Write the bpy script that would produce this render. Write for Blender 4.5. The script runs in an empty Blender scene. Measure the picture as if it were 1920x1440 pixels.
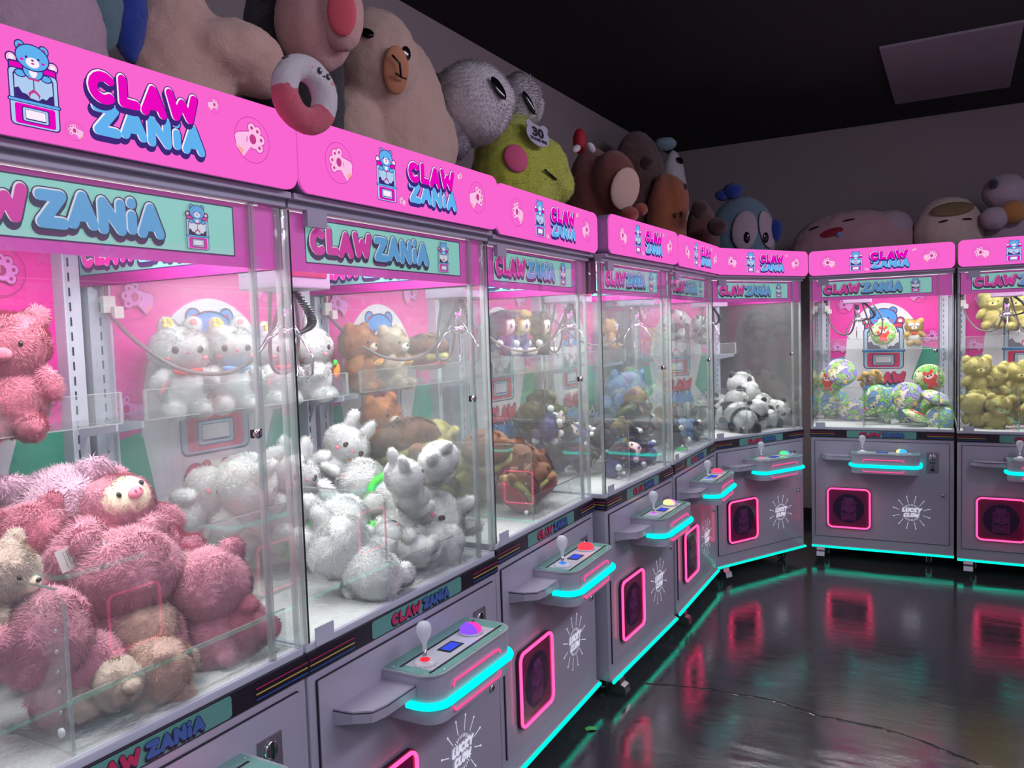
import bpy, bmesh, math, random
from mathutils import Vector, Matrix, Euler
from mathutils import noise as mnoise
random.seed(7)
PI = math.pi
S = bpy.context.scene
C = S.collection

# ------------------------------------------------------------------ camera, world, lights, exposure
CAM_POS = Vector((0, 0, 1.565)); F_PX = 1492.49
_p, _r, _y = math.radians(-3.576), math.radians(-1.838), math.radians(29.266)
_fw = Vector((0, math.cos(_p), math.sin(_p))); _up = Vector((0, -math.sin(_p), math.cos(_p))); _rt = Vector((1, 0, 0))
_rt2 = math.cos(_r) * _rt + math.sin(_r) * _up; _up2 = -math.sin(_r) * _rt + math.cos(_r) * _up
_Z = Matrix.Rotation(_y, 3, 'Z'); FW, RT, UP = _Z @ _fw, _Z @ _rt2, _Z @ _up2
cam_data = bpy.data.cameras.new('camera'); cam = bpy.data.objects.new('camera', cam_data); C.objects.link(cam)
cam.matrix_world = Matrix.Translation(CAM_POS) @ Matrix((RT, UP, -FW)).transposed().to_4x4()
cam_data.sensor_width = 36; cam_data.lens = F_PX / 1920 * 36; cam_data.clip_start = 0.02
S.camera = cam
S.view_settings.view_transform = 'Standard'; S.view_settings.look = 'None'; S.view_settings.gamma = 1
S.view_settings.exposure = 0.0
S.cycles.max_bounces = 10; S.cycles.transparent_max_bounces = 48; S.cycles.glossy_bounces = 4; S.cycles.diffuse_bounces = 3
S.cycles.sample_clamp_indirect = 4
world = bpy.data.worlds.new('world'); S.world = world; world.use_nodes = True
world.node_tree.nodes['Background'].inputs[0].default_value = (0.80, 0.74, 1.0, 1)
world.node_tree.nodes['Background'].inputs[1].default_value = 0.34

def area(name, loc, rot, size, size_y, power, col, spread=PI):
    l = bpy.data.lights.new(name, 'AREA'); l.shape = 'RECTANGLE'; l.size = size; l.size_y = size_y
    l.energy = power; l.color = col; l.spread = spread
    o = bpy.data.objects.new(name, l); o.location = loc; o.rotation_euler = rot; C.objects.link(o)
    return o
# the aisle's dim violet-white ceiling lamps, behind and to the right of the camera
area('aisle_lamp', (1.0, -0.6, 2.9), (math.radians(-20), math.radians(24), 0), 1.2, 1.2, 52, (0.86, 0.84, 1.0))
area('aisle_lamp', (1.1, 2.6, 2.98), (0, math.radians(30), 0), 0.6, 2.4, 60, (0.86, 0.84, 1.0))

def ray(px, py):
    return (FW + RT * ((px - 960) / F_PX) + UP * ((720 - py) / F_PX))
def hit(px, py, axis, val):
    d = ray(px, py); return CAM_POS + d * ((val - CAM_POS[axis]) / d[axis])
def project(P):
    d = P - CAM_POS; z = d.dot(FW)
    return (960 + F_PX * d.dot(RT) / z, 720 - F_PX * d.dot(UP) / z, z)

# ------------------------------------------------------------------ materials
MATS = {}
def srgb(r, g, b):
    f = lambda c: (c / 255 / 12.92) if c / 255 <= 0.04045 else ((c / 255 + 0.055) / 1.055) ** 2.4
    return (f(r), f(g), f(b))
def newmat(name):
    m = bpy.data.materials.new(name); m.use_nodes = True; nt = m.node_tree
    return m, nt, nt.nodes['Principled BSDF'], nt.nodes['Material Output']
def plain(name, col, rough=0.5, metal=0.0, emit=0.0, ecol=None, noise=0.0, nscale=30, bump=0.0, coat=0.0):
    if name in MATS: return MATS[name]
    m, nt, b, out = newmat(name)
    b.inputs['Base Color'].default_value = (*col, 1); b.inputs['Roughness'].default_value = rough
    b.inputs['Metallic'].default_value = metal
    if coat: b.inputs['Coat Weight'].default_value = coat; b.inputs['Coat Roughness'].default_value = 0.08
    if emit:
        b.inputs['Emission Color'].default_value = (*(ecol or col), 1); b.inputs['Emission Strength'].default_value = emit
    if noise or bump:
        tc = nt.nodes.new('ShaderNodeTexCoord'); n = nt.nodes.new('ShaderNodeTexNoise'); n.inputs['Scale'].default_value = nscale
        n.inputs['Detail'].default_value = 5; nt.links.new(tc.outputs['Object'], n.inputs['Vector'])
        if noise:
            mx = nt.nodes.new('ShaderNodeMix'); mx.data_type = 'RGBA'
            mx.inputs[6].default_value = (*[c * (1 - noise) for c in col], 1); mx.inputs[7].default_value = (*[min(1, c * (1 + noise)) for c in col], 1)
            nt.links.new(n.outputs[0], mx.inputs[0]); nt.links.new(mx.outputs[2], b.inputs['Base Color'])
        if bump:
            bp = nt.nodes.new('ShaderNodeBump'); bp.inputs['Strength'].default_value = bump; bp.inputs['Distance'].default_value = 0.02
            nt.links.new(n.outputs[0], bp.inputs['Height']); nt.links.new(bp.outputs[0], b.inputs['Normal'])
    MATS[name] = m; return m
def glow(name, col, strength):
    if name in MATS: return MATS[name]
    m, nt, b, out = newmat(name)
    e = nt.nodes.new('ShaderNodeEmission'); e.inputs[0].default_value = (*col, 1); e.inputs[1].default_value = strength
    nt.links.new(e.outputs[0], out.inputs[0]); MATS[name] = m; return m
def fur(name, col, scale=38, strength=0.5, var=0.12):
    """short pile: strandy noise bump, soft sheen, slight tufts in colour"""
    if name in MATS: return MATS[name]
    m, nt, b, out = newmat(name); L = nt.links.new
    b.inputs['Roughness'].default_value = 0.95; b.inputs['Sheen Weight'].default_value = 0.35; b.inputs['Sheen Roughness'].default_value = 0.6
    b.inputs['Specular IOR Level'].default_value = 0.15
    tc = nt.nodes.new('ShaderNodeTexCoord')
    n = nt.nodes.new('ShaderNodeTexNoise'); n.inputs['Scale'].default_value = scale; n.inputs['Detail'].default_value = 6; n.inputs['Roughness'].default_value = 0.75
    n.inputs['Distortion'].default_value = 1.2
    L(tc.outputs['Object'], n.inputs['Vector'])
    mx = nt.nodes.new('ShaderNodeMix'); mx.data_type = 'RGBA'
    mx.inputs[6].default_value = (*[c * (1 - 2 * var) for c in col], 1); mx.inputs[7].default_value = (*[min(1, c * (1 + var)) for c in col], 1)
    L(n.outputs[0], mx.inputs[0]); L(mx.outputs[2], b.inputs['Base Color'])
    bp = nt.nodes.new('ShaderNodeBump'); bp.inputs['Strength'].default_value = strength; bp.inputs['Distance'].default_value = 0.03
    L(n.outputs[0], bp.inputs['Height']); L(bp.outputs[0], b.inputs['Normal'])
    MATS[name] = m; return m
def clear(name, tint=(0.97, 0.985, 0.98), haze=0.03, ior=1.5, gain=1.0, rough=0.0):
    """clear acrylic or glass sheet: Fresnel reflection over straight transmission, a little dust and painted-in haze of room reflections"""
    if name in MATS: return MATS[name]
    m, nt, b, out = newmat(name); L = nt.links.new; N = nt.nodes.new
    t = N('ShaderNodeBsdfTransparent'); t.inputs[0].default_value = (*tint, 1)
    g = N('ShaderNodeBsdfGlossy'); g.inputs['Roughness'].default_value = rough
    d = N('ShaderNodeBsdfDiffuse'); d.inputs[0].default_value = (0.85, 0.88, 0.88, 1)
    f = N('ShaderNodeFresnel'); ge = N('ShaderNodeNewGeometry'); mr = N('ShaderNodeMapRange'); mr.inputs['To Min'].default_value = ior; mr.inputs['To Max'].default_value = 1 / ior
    L(ge.outputs['Backfacing'], mr.inputs[0]); L(mr.outputs[0], f.inputs[0])   # same reflectance on both faces of the sheet
    mu = N('ShaderNodeMath'); mu.operation = 'MULTIPLY'; mu.inputs[1].default_value = gain; mu.use_clamp = True; L(f.outputs[0], mu.inputs[0])
    m1 = N('ShaderNodeMixShader'); m1.inputs[0].default_value = haze; L(t.outputs[0], m1.inputs[1]); L(d.outputs[0], m1.inputs[2])  # pale diffuse mixed in, imitates the wash of room reflections
    m2 = N('ShaderNodeMixShader'); L(mu.outputs[0], m2.inputs[0]); L(m1.outputs[0], m2.inputs[1]); L(g.outputs[0], m2.inputs[2])
    L(m2.outputs[0], out.inputs[0]); MATS[name] = m; return m

GLASS = clear('clear_glass', haze=0.038)
ACRYL = clear('clear_acrylic_sheet', haze=0.05)
EDGE = clear('acrylic_edge', tint=(0.86, 0.9, 0.89), haze=0.28, gain=3.0, rough=0.08)
PAINT = plain('grey_cabinet_paint', srgb(176, 172, 190), 0.28, coat=0.25)
PAINT2 = plain('grey_inner_paint', srgb(196, 200, 214), 0.4)
DARK = plain('dark_seam', srgb(40, 38, 52), 0.6)
BLACK = plain('black_plastic', (0.012, 0.012, 0.014), 0.4)
CHROME = plain('chrome', (0.75, 0.75, 0.77), 0.12, 1.0)
RUBBER = plain('black_rubber', (0.02, 0.02, 0.022), 0.7)
STRIPB = plain('black_band_film', srgb(38, 30, 44), 0.35)
TEAL = glow('teal_light_tube', (0.0, 0.86, 0.56), 1.6)
TEALC = glow('teal_console_tube', (0.0, 1.15, 0.95), 1.3)
NEON = glow('pink_neon_tube', (1.0, 0.045, 0.18), 3.6)
NEONS = glow('pink_neon_line', (1.0, 0.08, 0.30), 1.15)
HDR = 1.0
def lit(n, c): return glow('lit_' + n, c, HDR)
H_PINK = lit('header_pink', srgb(250, 102, 208)); H_NAVY = lit('navy', srgb(62, 42, 120)); H_MAG = lit('magenta', srgb(236, 8, 190))
H_BLUE = lit('sky_blue', srgb(98, 178, 240)); H_WHITE = lit('white', srgb(252, 236, 252)); H_PALE = lit('pale_pink', srgb(252, 190, 232))
H_ROSE = lit('rose', srgb(196, 60, 140)); H_GLASS = lit('pale_blue', srgb(176, 206, 240)); H_PEACH = lit('peach', srgb(250, 170, 160)); H_RING = lit('ring', srgb(200, 70, 170))
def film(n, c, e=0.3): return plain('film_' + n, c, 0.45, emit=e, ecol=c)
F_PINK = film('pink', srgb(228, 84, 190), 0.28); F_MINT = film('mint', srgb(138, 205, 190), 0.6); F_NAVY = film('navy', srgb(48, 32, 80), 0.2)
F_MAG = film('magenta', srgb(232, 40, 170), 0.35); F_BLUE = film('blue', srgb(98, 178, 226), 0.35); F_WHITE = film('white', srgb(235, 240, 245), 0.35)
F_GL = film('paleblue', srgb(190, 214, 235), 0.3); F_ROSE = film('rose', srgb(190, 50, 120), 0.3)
D_MINT = plain('mint_label', srgb(98, 158, 148), 0.4); D_RED = plain('crimson_letter', srgb(196, 52, 96), 0.4); D_BLUE = plain('denim_letter', srgb(70, 104, 170), 0.4)
D_NAVY = plain('navy_letter', srgb(36, 28, 56), 0.4); L_RED = plain('red_pinstripe', srgb(176, 44, 92), 0.4); L_YEL = plain('yellow_pinstripe', srgb(205, 180, 80), 0.4); L_BLU = plain('blue_pinstripe', srgb(44, 92, 170), 0.4)
P_MAG = plain('panel_magenta', srgb(236, 44, 164), 0.5); P_WHITE = plain('panel_white', srgb(228, 226, 232), 0.5); P_GREEN = plain('panel_green', srgb(62, 170, 140), 0.5)
P_NAVY = plain('panel_navy', srgb(52, 50, 88), 0.5); P_BLUE = plain('panel_blue', srgb(64, 150, 226), 0.5); P_RED = plain('panel_red', srgb(214, 48, 96), 0.5)
P_PALE = plain('panel_pale_blue', srgb(170, 200, 222), 0.5); P_DKMAG = plain('panel_dark_magenta', srgb(170, 30, 110), 0.5); P_LILAC = plain('panel_lilac', srgb(220, 130, 210), 0.5); P_GREY = plain('panel_slate', srgb(88, 108, 112), 0.5); P_PINK = plain('panel_pink', srgb(240, 130, 150), .5)
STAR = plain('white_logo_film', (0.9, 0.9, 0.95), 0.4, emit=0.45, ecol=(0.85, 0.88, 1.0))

# ------------------------------------------------------------------ mesh helpers
class MB:
    """collects shapes; build() links them as ONE mesh object"""
    def __init__(s): s.bm = bmesh.new(); s.m = []; s.M = Matrix()
    def mi(s, m):
        if m not in s.m: s.m.append(m)
        return s.m.index(m)
    def face(s, pts, m, smooth=False):
        try: f = s.bm.faces.new([s.bm.verts.new(s.M @ Vector(p)) for p in pts])
        except ValueError: return
        f.material_index = s.mi(m); f.smooth = smooth; return f
    def grid(s, rings, m, closed=True, caps=True, smooth=True):
        k = s.mi(m); vs = [[s.bm.verts.new(s.M @ Vector(p)) for p in r] for r in rings]; n = len(vs[0])
        for a, b in zip(vs[:-1], vs[1:]):
            for j in range(n if closed else n - 1):
                f = s.bm.faces.new((a[j], a[(j + 1) % n], b[(j + 1) % n], b[j])); f.material_index = k; f.smooth = smooth
        if caps and closed:
            for r in (vs[0][::-1], vs[-1]):
                f = s.bm.faces.new(r); f.material_index = k
    def box(s, x0, x1, y0, y1, z0, z1, m, bev=0.0):
        k = s.mi(m)
        v = [s.bm.verts.new(s.M @ Vector((x, y, z))) for x in (x0, x1) for y in (y0, y1) for z in (z0, z1)]
        fs = []
        for q in ((0, 1, 3, 2), (4, 6, 7, 5), (0, 4, 5, 1), (2, 3, 7, 6), (0, 2, 6, 4), (1, 5, 7, 3)):
            f = s.bm.faces.new([v[i] for i in q]); f.material_index = k; fs.append(f)
        if bev:
            es = set(e for f in fs for e in f.edges)
            bmesh.ops.bevel(s.bm, geom=list(es), offset=bev, segments=2, affect='EDGES', profile=0.6, material=-1)
    def tube(s, pts, r, m, seg=8, closed=False):
        pts = [Vector(p) for p in pts]; n = len(pts); rings = []; up = None
        for i, p in enumerate(pts):
            if closed: t = pts[(i + 1) % n] - pts[i - 1]
            else: t = pts[min(i + 1, n - 1)] - pts[max(i - 1, 0)]
            t.normalize()
            if up is None:
                up = Vector((0, 0, 1)) if abs(t.z) < 0.9 else Vector((0, 1, 0))
            a = (up - t * up.dot(t)).normalized(); up = a; b = t.cross(a)
            rr = r[i] if isinstance(r, (list, tuple)) else r
            rings.append([p + (a * math.cos(2 * PI * j / seg) + b * math.sin(2 * PI * j / seg)) * rr for j in range(seg)])
        if closed: rings.append(rings[0]); s.grid(rings, m, caps=False)
        else: s.grid(rings, m)
    def lathe(s, prof, m, c=(0, 0, 0), seg=20):
        s.grid([[(c[0] + r * math.cos(2 * PI * j / seg), c[1] + r * math.sin(2 * PI * j / seg), c[2] + z) for j in range(seg)] for r, z in prof], m)
    def prism(s, pts2, y0, y1, m, bev=0):
        """outline in (x,z) extruded along y"""
        s.grid([[(x, y0, z) for x, z in pts2], [(x, y1, z) for x, z in pts2]], m, smooth=False)
    def plan(s, pts2, z0, z1, m, smooth=False):
        s.grid([[(x, y, z0) for x, y in pts2], [(x, y, z1) for x, y in pts2]], m, smooth=smooth)
    def ell(s, c, r, m, rot=(0, 0, 0), seg=16, rn=10):
        R = Euler(rot).to_matrix(); c = Vector(c)
        rings = []
        for i in range(rn + 1):
            ph = -PI / 2 + PI * i / rn; q = max(math.cos(ph), 1e-3)
            rings.append([c + R @ Vector((r[0] * q * math.cos(2 * PI * j / seg), r[1] * q * math.sin(2 * PI * j / seg), r[2] * math.sin(ph))) for j in range(seg)])
        s.grid(rings, m)
    def mesh(s, name):
        me = bpy.data.meshes.new(name); bmesh.ops.recalc_face_normals(s.bm, faces=s.bm.faces); s.bm.to_mesh(me); s.bm.free()
        for m in s.m: me.materials.append(m)
        return me
    def build(s, name, parent=None):
        o = bpy.data.objects.new(name, s.mesh(name)); C.objects.link(o)
        if parent: o.parent = parent
        return o
def tag(o, label=None, cat=None, group=None, kind=None):
    for k, v in (('label', label), ('category', cat), ('group', group), ('kind', kind)):
        if v: o[k] = v
    return o
def empty(name, loc=(0, 0, 0), rz=0):
    o = bpy.data.objects.new(name, None); o.location = loc; o.rotation_euler = (0, 0, rz); o.empty_display_size = 0.05
    C.objects.link(o); return o
KIDS = {}
def kids(o): return list(o.children)
def copy_tree(o, parent=None):
    c = o.copy(); C.objects.link(c); c.parent = parent
    for ch in kids(o): copy_tree(ch, c)
    return c
def rrect(x0, x1, z0, z1, r, n=5):
    P = []
    for cx, cz, a0 in ((x1 - r, z1 - r, 0), (x0 + r, z1 - r, 90), (x0 + r, z0 + r, 180), (x1 - r, z0 + r, 270)):
        for i in range(n + 1):
            a = math.radians(a0 + 90 * i / n); P.append((cx + r * math.cos(a), cz + r * math.sin(a)))
    return P
def circ(cx, cz, rx, rz=None, n=24): return [(cx + rx * math.cos(2 * PI * i / n), cz + (rz or rx) * math.sin(2 * PI * i / n)) for i in range(n)]

# ------------------------------------------------------------------ flat printed artwork (layered shapes on a surface)
LET = {'C': (.82, [[(.43 + .3 * math.cos(math.radians(a)), .5 + .34 * math.sin(math.radians(a))) for a in range(48, 318, 26)]]),
 'L': (.68, [[(.17, .85), (.17, .16), (.56, .16)]]), 'A': (.84, [[(.14, .15), (.42, .85), (.7, .15)], [(.26, .36), (.58, .36)]]),
 'W': (1.06, [[(.12, .85), (.3, .16), (.53, .62), (.76, .16), (.94, .85)]]), 'Z': (.84, [[(.14, .84), (.68, .84), (.16, .16), (.72, .16)]]),
 'N': (.84, [[(.15, .15), (.15, .85), (.68, .15), (.68, .85)]]), 'i': (.36, [[(.18, .15), (.18, .52)], [(.18, .86), (.18, .87)]]),
 'U': (.8, [[(.14, .85), (.14, .35), (.25, .17), (.5, .17), (.62, .35), (.62, .85)]]), 'K': (.78, [[(.15, .85), (.15, .15)], [(.62, .85), (.17, .47), (.64, .15)]]),
 'Y': (.8, [[(.12, .85), (.4, .5), (.68, .85)], [(.4, .5), (.4, .15)]]), 'O': (.84, [[(.42 + .28 * math.cos(math.radians(a)), .5 + .35 * math.sin(math.radians(a))) for a in range(0, 361, 24)]]),
 'T': (.74, [[(.1, .85), (.64, .85)], [(.37, .85), (.37, .15)]]), 'R': (.76, [[(.15, .15), (.15, .85), (.5, .82), (.6, .66), (.5, .5), (.15, .47)], [(.35, .48), (.62, .15)]]),
 'D': (.8, [[(.15, .15), (.15, .85), (.45, .82), (.64, .6), (.64, .4), (.45, .18), (.15, .15)]]), 'E': (.68, [[(.58, .85), (.15, .85), (.15, .15), (.58, .15)], [(.15, .5), (.5, .5)]]),
 'I': (.32, [[(.16, .85), (.16, .15)]]), 'S': (.72, [[(.6, .75), (.45, .86), (.22, .82), (.15, .66), (.3, .53), (.5, .45), (.6, .3), (.48, .16), (.25, .13), (.12, .25)]]),
 '3': (.72, [[(.14, .78), (.3, .86), (.52, .8), (.56, .66), (.4, .53), (.28, .52)], [(.4, .53), (.6, .38), (.54, .2), (.3, .13), (.13, .22)]]),
 '0': (.76, [[(.38 + .23 * math.cos(math.radians(a)), .5 + .35 * math.sin(math.radians(a))) for a in range(0, 361, 24)]]), '-': (.5, [[(.12, .48), (.38, .48)]]), ' ': (.4, [])}
class Art:
    def __init__(s, mb, mapf, step=0.00003): s.mb = mb; s.f = mapf; s.h = 0.0006; s.st = step
    def poly(s, pts, m):
        s.h += s.st; s.mb.face([s.f(u, z, s.h) for u, z in pts], m)
    def stroke(s, pts, r, m, n=10):
        for a, b in zip(pts[:-1], pts[1:]):
            dx, dz = b[0] - a[0], b[1] - a[1]; ang = math.atan2(dz, dx)
            P = [(b[0] + r * math.cos(ang - PI / 2 + PI * i / n), b[1] + r * math.sin(ang - PI / 2 + PI * i / n)) for i in range(n + 1)]
            P += [(a[0] + r * math.cos(ang + PI / 2 + PI * i / n), a[1] + r * math.sin(ang + PI / 2 + PI * i / n)) for i in range(n + 1)]
            s.poly(P, m)
    def ring(s, cx, cz, r, w, m, n=28):
        k = s.mb; s.h += s.st
        for i in range(n):
            a, b = 2 * PI * i / n, 2 * PI * (i + 1) / n
            k.face([s.f(cx + q * math.cos(t), cz + q * math.sin(t), s.h) for q, t in ((r, a), (r, b), (r - w, b), (r - w, a))], m)
    def word(s, txt, u0, u1, z0, z1, layers, slant=0.0, jig=0.0, gap=0.0):
        """layers: (radius in letter heights, du, dz in heights, material)"""
        W = sum(LET[c][0] + gap for c in txt); sx = (u1 - u0) / W; H = z1 - z0
        for r, du, dz, m in layers:
            x = u0
            for i, c in enumerate(txt):
                o = jig * (1 if i % 2 else -1)
                for st in LET[c][1]:
                    s.stroke([(x + (px + slant * pz) * sx + du * H, z0 + (pz + o + dz) * H) for px, pz in st], r * H, m, 6)
                x += (LET[c][0] + gap) * sx
    def bubble(s, txt, u0, u1, z0, z1, fill, navy, white, jig=0.03):
        s.word(txt, u0, u1, z0, z1, ((.22, -.05, -.12, navy), (.21, 0, 0, navy), (.165, -.012, .012, white), (.145, .012, -.012, fill)), jig=jig)
    def logo_bear(s, cx, z0, h, K):
        """small blue bear sitting on a prize machine; K: navy, blue, white, magenta, glass, rose"""
        nv, bl, wh, mg, gl, ro = K
        X = lambda P: [(cx + x * h / 1.06, z0 + z * h / 1.06) for x, z in P]
        pl = lambda P, m: s.poly(X(P), m)
        for sg in (-1, 1):
            pl(circ(sg * .255, .80, .075), nv); pl(circ(sg * .255, .80, .058), H_PALE if nv is H_NAVY else ro); pl(circ(sg * .255, .805, .03), wh)
        pl(rrect(-.3, .3, .6, .78, .03), nv); pl(rrect(-.28, .28, .62, .76, .02), mg)
        pl(rrect(-.31, .31, 0, .70, .06), nv); pl(rrect(-.295, .295, .015, .685, .05), gl)
        pl(rrect(-.25, .25, .32, .64, .02), nv); pl(rrect(-.235, .235, .34, .625, .02), H_GLASS if nv is H_NAVY else wh)
        pl([(-.235, .34), (-.235, .45), (-.19, .47), (-.15, .41), (-.09, .40), (-.05, .36), (.05, .35), (.1, .39), (.15, .38), (.19, .43), (.235, .45), (.235, .34)], nv)
        pl(rrect(-.006, .006, .44, .62, .002), nv); pl([(-.06, .36), (-.075, .42), (-.02, .47), (.02, .47), (.075, .42), (.06, .36), (.045, .41), (0, .44), (-.045, .41)], ro)
        pl(rrect(-.33, .33, .285, .335, .02), nv); pl(rrect(-.315, .315, .295, .325, .012), bl)
        pl(rrect(-.25, .25, .03, .275, .03), mg); pl(rrect(-.17, .17, .06, .245, .025), nv); pl(rrect(-.155, .155, .072, .233, .02), gl)
        pl(rrect(-.125, .125, .09, .215, .008), nv); pl(rrect(-.12, .12, .105, .21, .006), wh)
        for sg in (-1, 1): pl(circ(sg * .16, .64, .075, .05), nv); pl(circ(sg * .16, .64, .06, .037), bl)
        pl(circ(0, .70, .135, .115), nv); pl(circ(0, .70, .118, .1), bl); pl(circ(0, .69, .05, .07), wh)
        for sg in (-1, 1): pl(circ(sg * .145, .975, .07), nv); pl(circ(sg * .145, .975, .055), bl); pl(circ(sg * .145, .97, .028), ro)
        pl(circ(0, .86, .215, .165), nv); pl(circ(0, .86, .2, .15), bl); pl(circ(0, .80, .085, .062), wh)
        for sg in (-1, 1): pl(circ(sg * .075, .855, .016), nv); pl(circ(sg * .13, .815, .024, .014), mg)
        pl(circ(0, .828, .018, .012), nv); pl(circ(0, .79, .02, .012), ro)
        pl(rrect(-.07, .07, .585, .61, .01), ro)
    def paw(s, cx, cz, r, flip, K, disc=None):
        line, pale, pad, skin = K
        if disc: s.poly(circ(cx, cz, r), disc)
        s.ring(cx, cz, r, r * .035, line)
        g = -1 if flip else 1   # flip False: arm enters from the right
        q = lambda P: [(cx + g * x * r, cz + z * r) for x, z in P]
        def shape(e, m):
            s.poly(q([(.1, .35 + e), (.82, .2 + e), (.97, .05), (.9, -.42), (.55, -.78), (.1, -.3 - e)]), m)
            for x, z, rr in ((-.38, -.28, .2), (-.5, .08, .2), (-.3, .42, .2), (.02, .52, .2), (-.1, .05, .42)): s.poly(q(circ(x, z, rr + e, n=14)), m)
        shape(.045, line); shape(0, pale); s.poly(q([(.5, -.5), (.86, -.33), (.8, -.52), (.6, -.74)]), skin)
        for x, z, rr in ((-.38, -.28, .08), (-.5, .08, .08), (-.3, .42, .08), (.02, .52, .08)): s.poly(q(circ(x, z, rr, n=10)), pad)
        s.poly(q(circ(-.02, .04, .19, .22, n=14)), pad); s.stroke(q([(.3, .1), (.33, -.12)]), r * .02, line, 4)
    def starburst(s, cx, cz, r, m):
        for i in range(12):
            a = PI / 12 + i * PI / 6; d = (math.cos(a), math.sin(a)); k = 1.0 if abs(d[0]) > .9 else .94
            s.stroke([(cx + d[0] * r * .66 * k, cz + d[1] * r * .58), (cx + d[0] * r * .97 * k, cz + d[1] * r * .97)], r * .012, m, 3)
            s.poly(circ(cx + d[0] * r * k, cz + d[1] * r, r * .035, n=8), m)
        for i in range(36):
            a = i * PI / 18; d = (math.cos(a), math.sin(a))
            if abs(d[1]) < .42: continue
            s.stroke([(cx + d[0] * r * .42, cz + d[1] * r * .42), (cx + d[0] * r * .5, cz + d[1] * r * .5)], r * .014, m, 3)
        s.word('LUCKY', cx - r * .52, cx + r * .52, cz + r * .02, cz + r * .3, ((.16, 0, 0, m),), slant=.25)
        s.word('CLOW', cx - r * .43, cx + r * .38, cz - r * .28, cz - r * .01, ((.16, 0, 0, m),), slant=.25)

# ------------------------------------------------------------------ the setting
H = 3.05
def struct(name, mb): o = mb.build(name); o['kind'] = 'structure'; return o
def floor_mat():
    m, nt, b, out = newmat('sealed_dark_concrete'); L = nt.links.new; N = nt.nodes.new
    tc = N('ShaderNodeTexCoord')
    n1 = N('ShaderNodeTexNoise'); n1.inputs['Scale'].default_value = 2.2; n1.inputs['Detail'].default_value = 8; L(tc.outputs['Object'], n1.inputs['Vector'])
    n2 = N('ShaderNodeTexNoise'); n2.inputs['Scale'].default_value = 90; n2.inputs['Detail'].default_value = 4; L(tc.outputs['Object'], n2.inputs['Vector'])
    # trowel ridges: wavy low relief stretched sideways
    mp = N('ShaderNodeMapping'); mp.inputs['Scale'].default_value = (2.5, 9, 1); mp.inputs['Rotation'].default_value = (0, 0, -.5); L(tc.outputs['Object'], mp.inputs[0])
    n3 = N('ShaderNodeTexNoise'); n3.inputs['Scale'].default_value = 1.6; n3.inputs['Detail'].default_value = 9; n3.inputs['Roughness'].default_value = .7; n3.inputs['Distortion'].default_value = 1.5; L(mp.outputs[0], n3.inputs['Vector'])
    cr = N('ShaderNodeValToRGB'); cr.color_ramp.elements[0].color = (0.024, 0.024, 0.03, 1); cr.color_ramp.elements[1].color = (0.055, 0.05, 0.056, 1); L(n1.outputs[0], cr.inputs[0])
    L(cr.outputs[0], b.inputs['Base Color'])
    rr = N('ShaderNodeMapRange'); rr.inputs['To Min'].default_value = .015; rr.inputs['To Max'].default_value = .06; L(n3.outputs[0], rr.inputs[0]); L(rr.outputs[0], b.inputs['Roughness'])
    b.inputs['Specular IOR Level'].default_value = .9; b.inputs['Coat Weight'].default_value = .6; b.inputs['Coat Roughness'].default_value = .06
    b1 = N('ShaderNodeBump'); b1.inputs['Strength'].default_value = .07; b1.inputs['Distance'].default_value = .0012; L(n2.outputs[0], b1.inputs['Height'])
    b2 = N('ShaderNodeBump'); b2.inputs['Strength'].default_value = .11; b2.inputs['Distance'].default_value = .006; L(n3.outputs[0], b2.inputs['Height']); L(b1.outputs[0], b2.inputs['Normal'])
    L(b2.outputs[0], b.inputs['Normal']); L(b2.outputs[0], b.inputs['Coat Normal'])
    return m
WALL = plain('grey_wall_paint', srgb(150, 134, 138), 0.7, noise=.05, nscale=3, bump=.05)
CEIL = plain('black_ceiling_paint', (0.010, 0.007, 0.011), 0.9)
mb = MB(); mb.box(-2.35, 3.2, -2.6, 6.85, -.1, 0, floor_mat()); struct('floor', mb)
mb = MB(); mb.box(-2.35, 3.2, -2.6, 6.85, H, H + .1, CEIL); struct('ceiling', mb)
mb = MB(); mb.box(-2.35, -2.15, -2.6, 6.85, 0, H, WALL); struct('wall_left', mb)
mb = MB(); mb.box(-2.15, 3.2, 6.65, 6.85, 0, H, WALL); struct('wall_back', mb)
mb = MB(); mb.box(-2.15, -2.135, -2.6, 6.64, 0.001, .1, BLACK); struct('baseboard_left', mb)
mb = MB(); mb.box(-2.13, 3.2, 6.635, 6.65, 0.001, .1, BLACK); struct('baseboard_back', mb)
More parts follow.
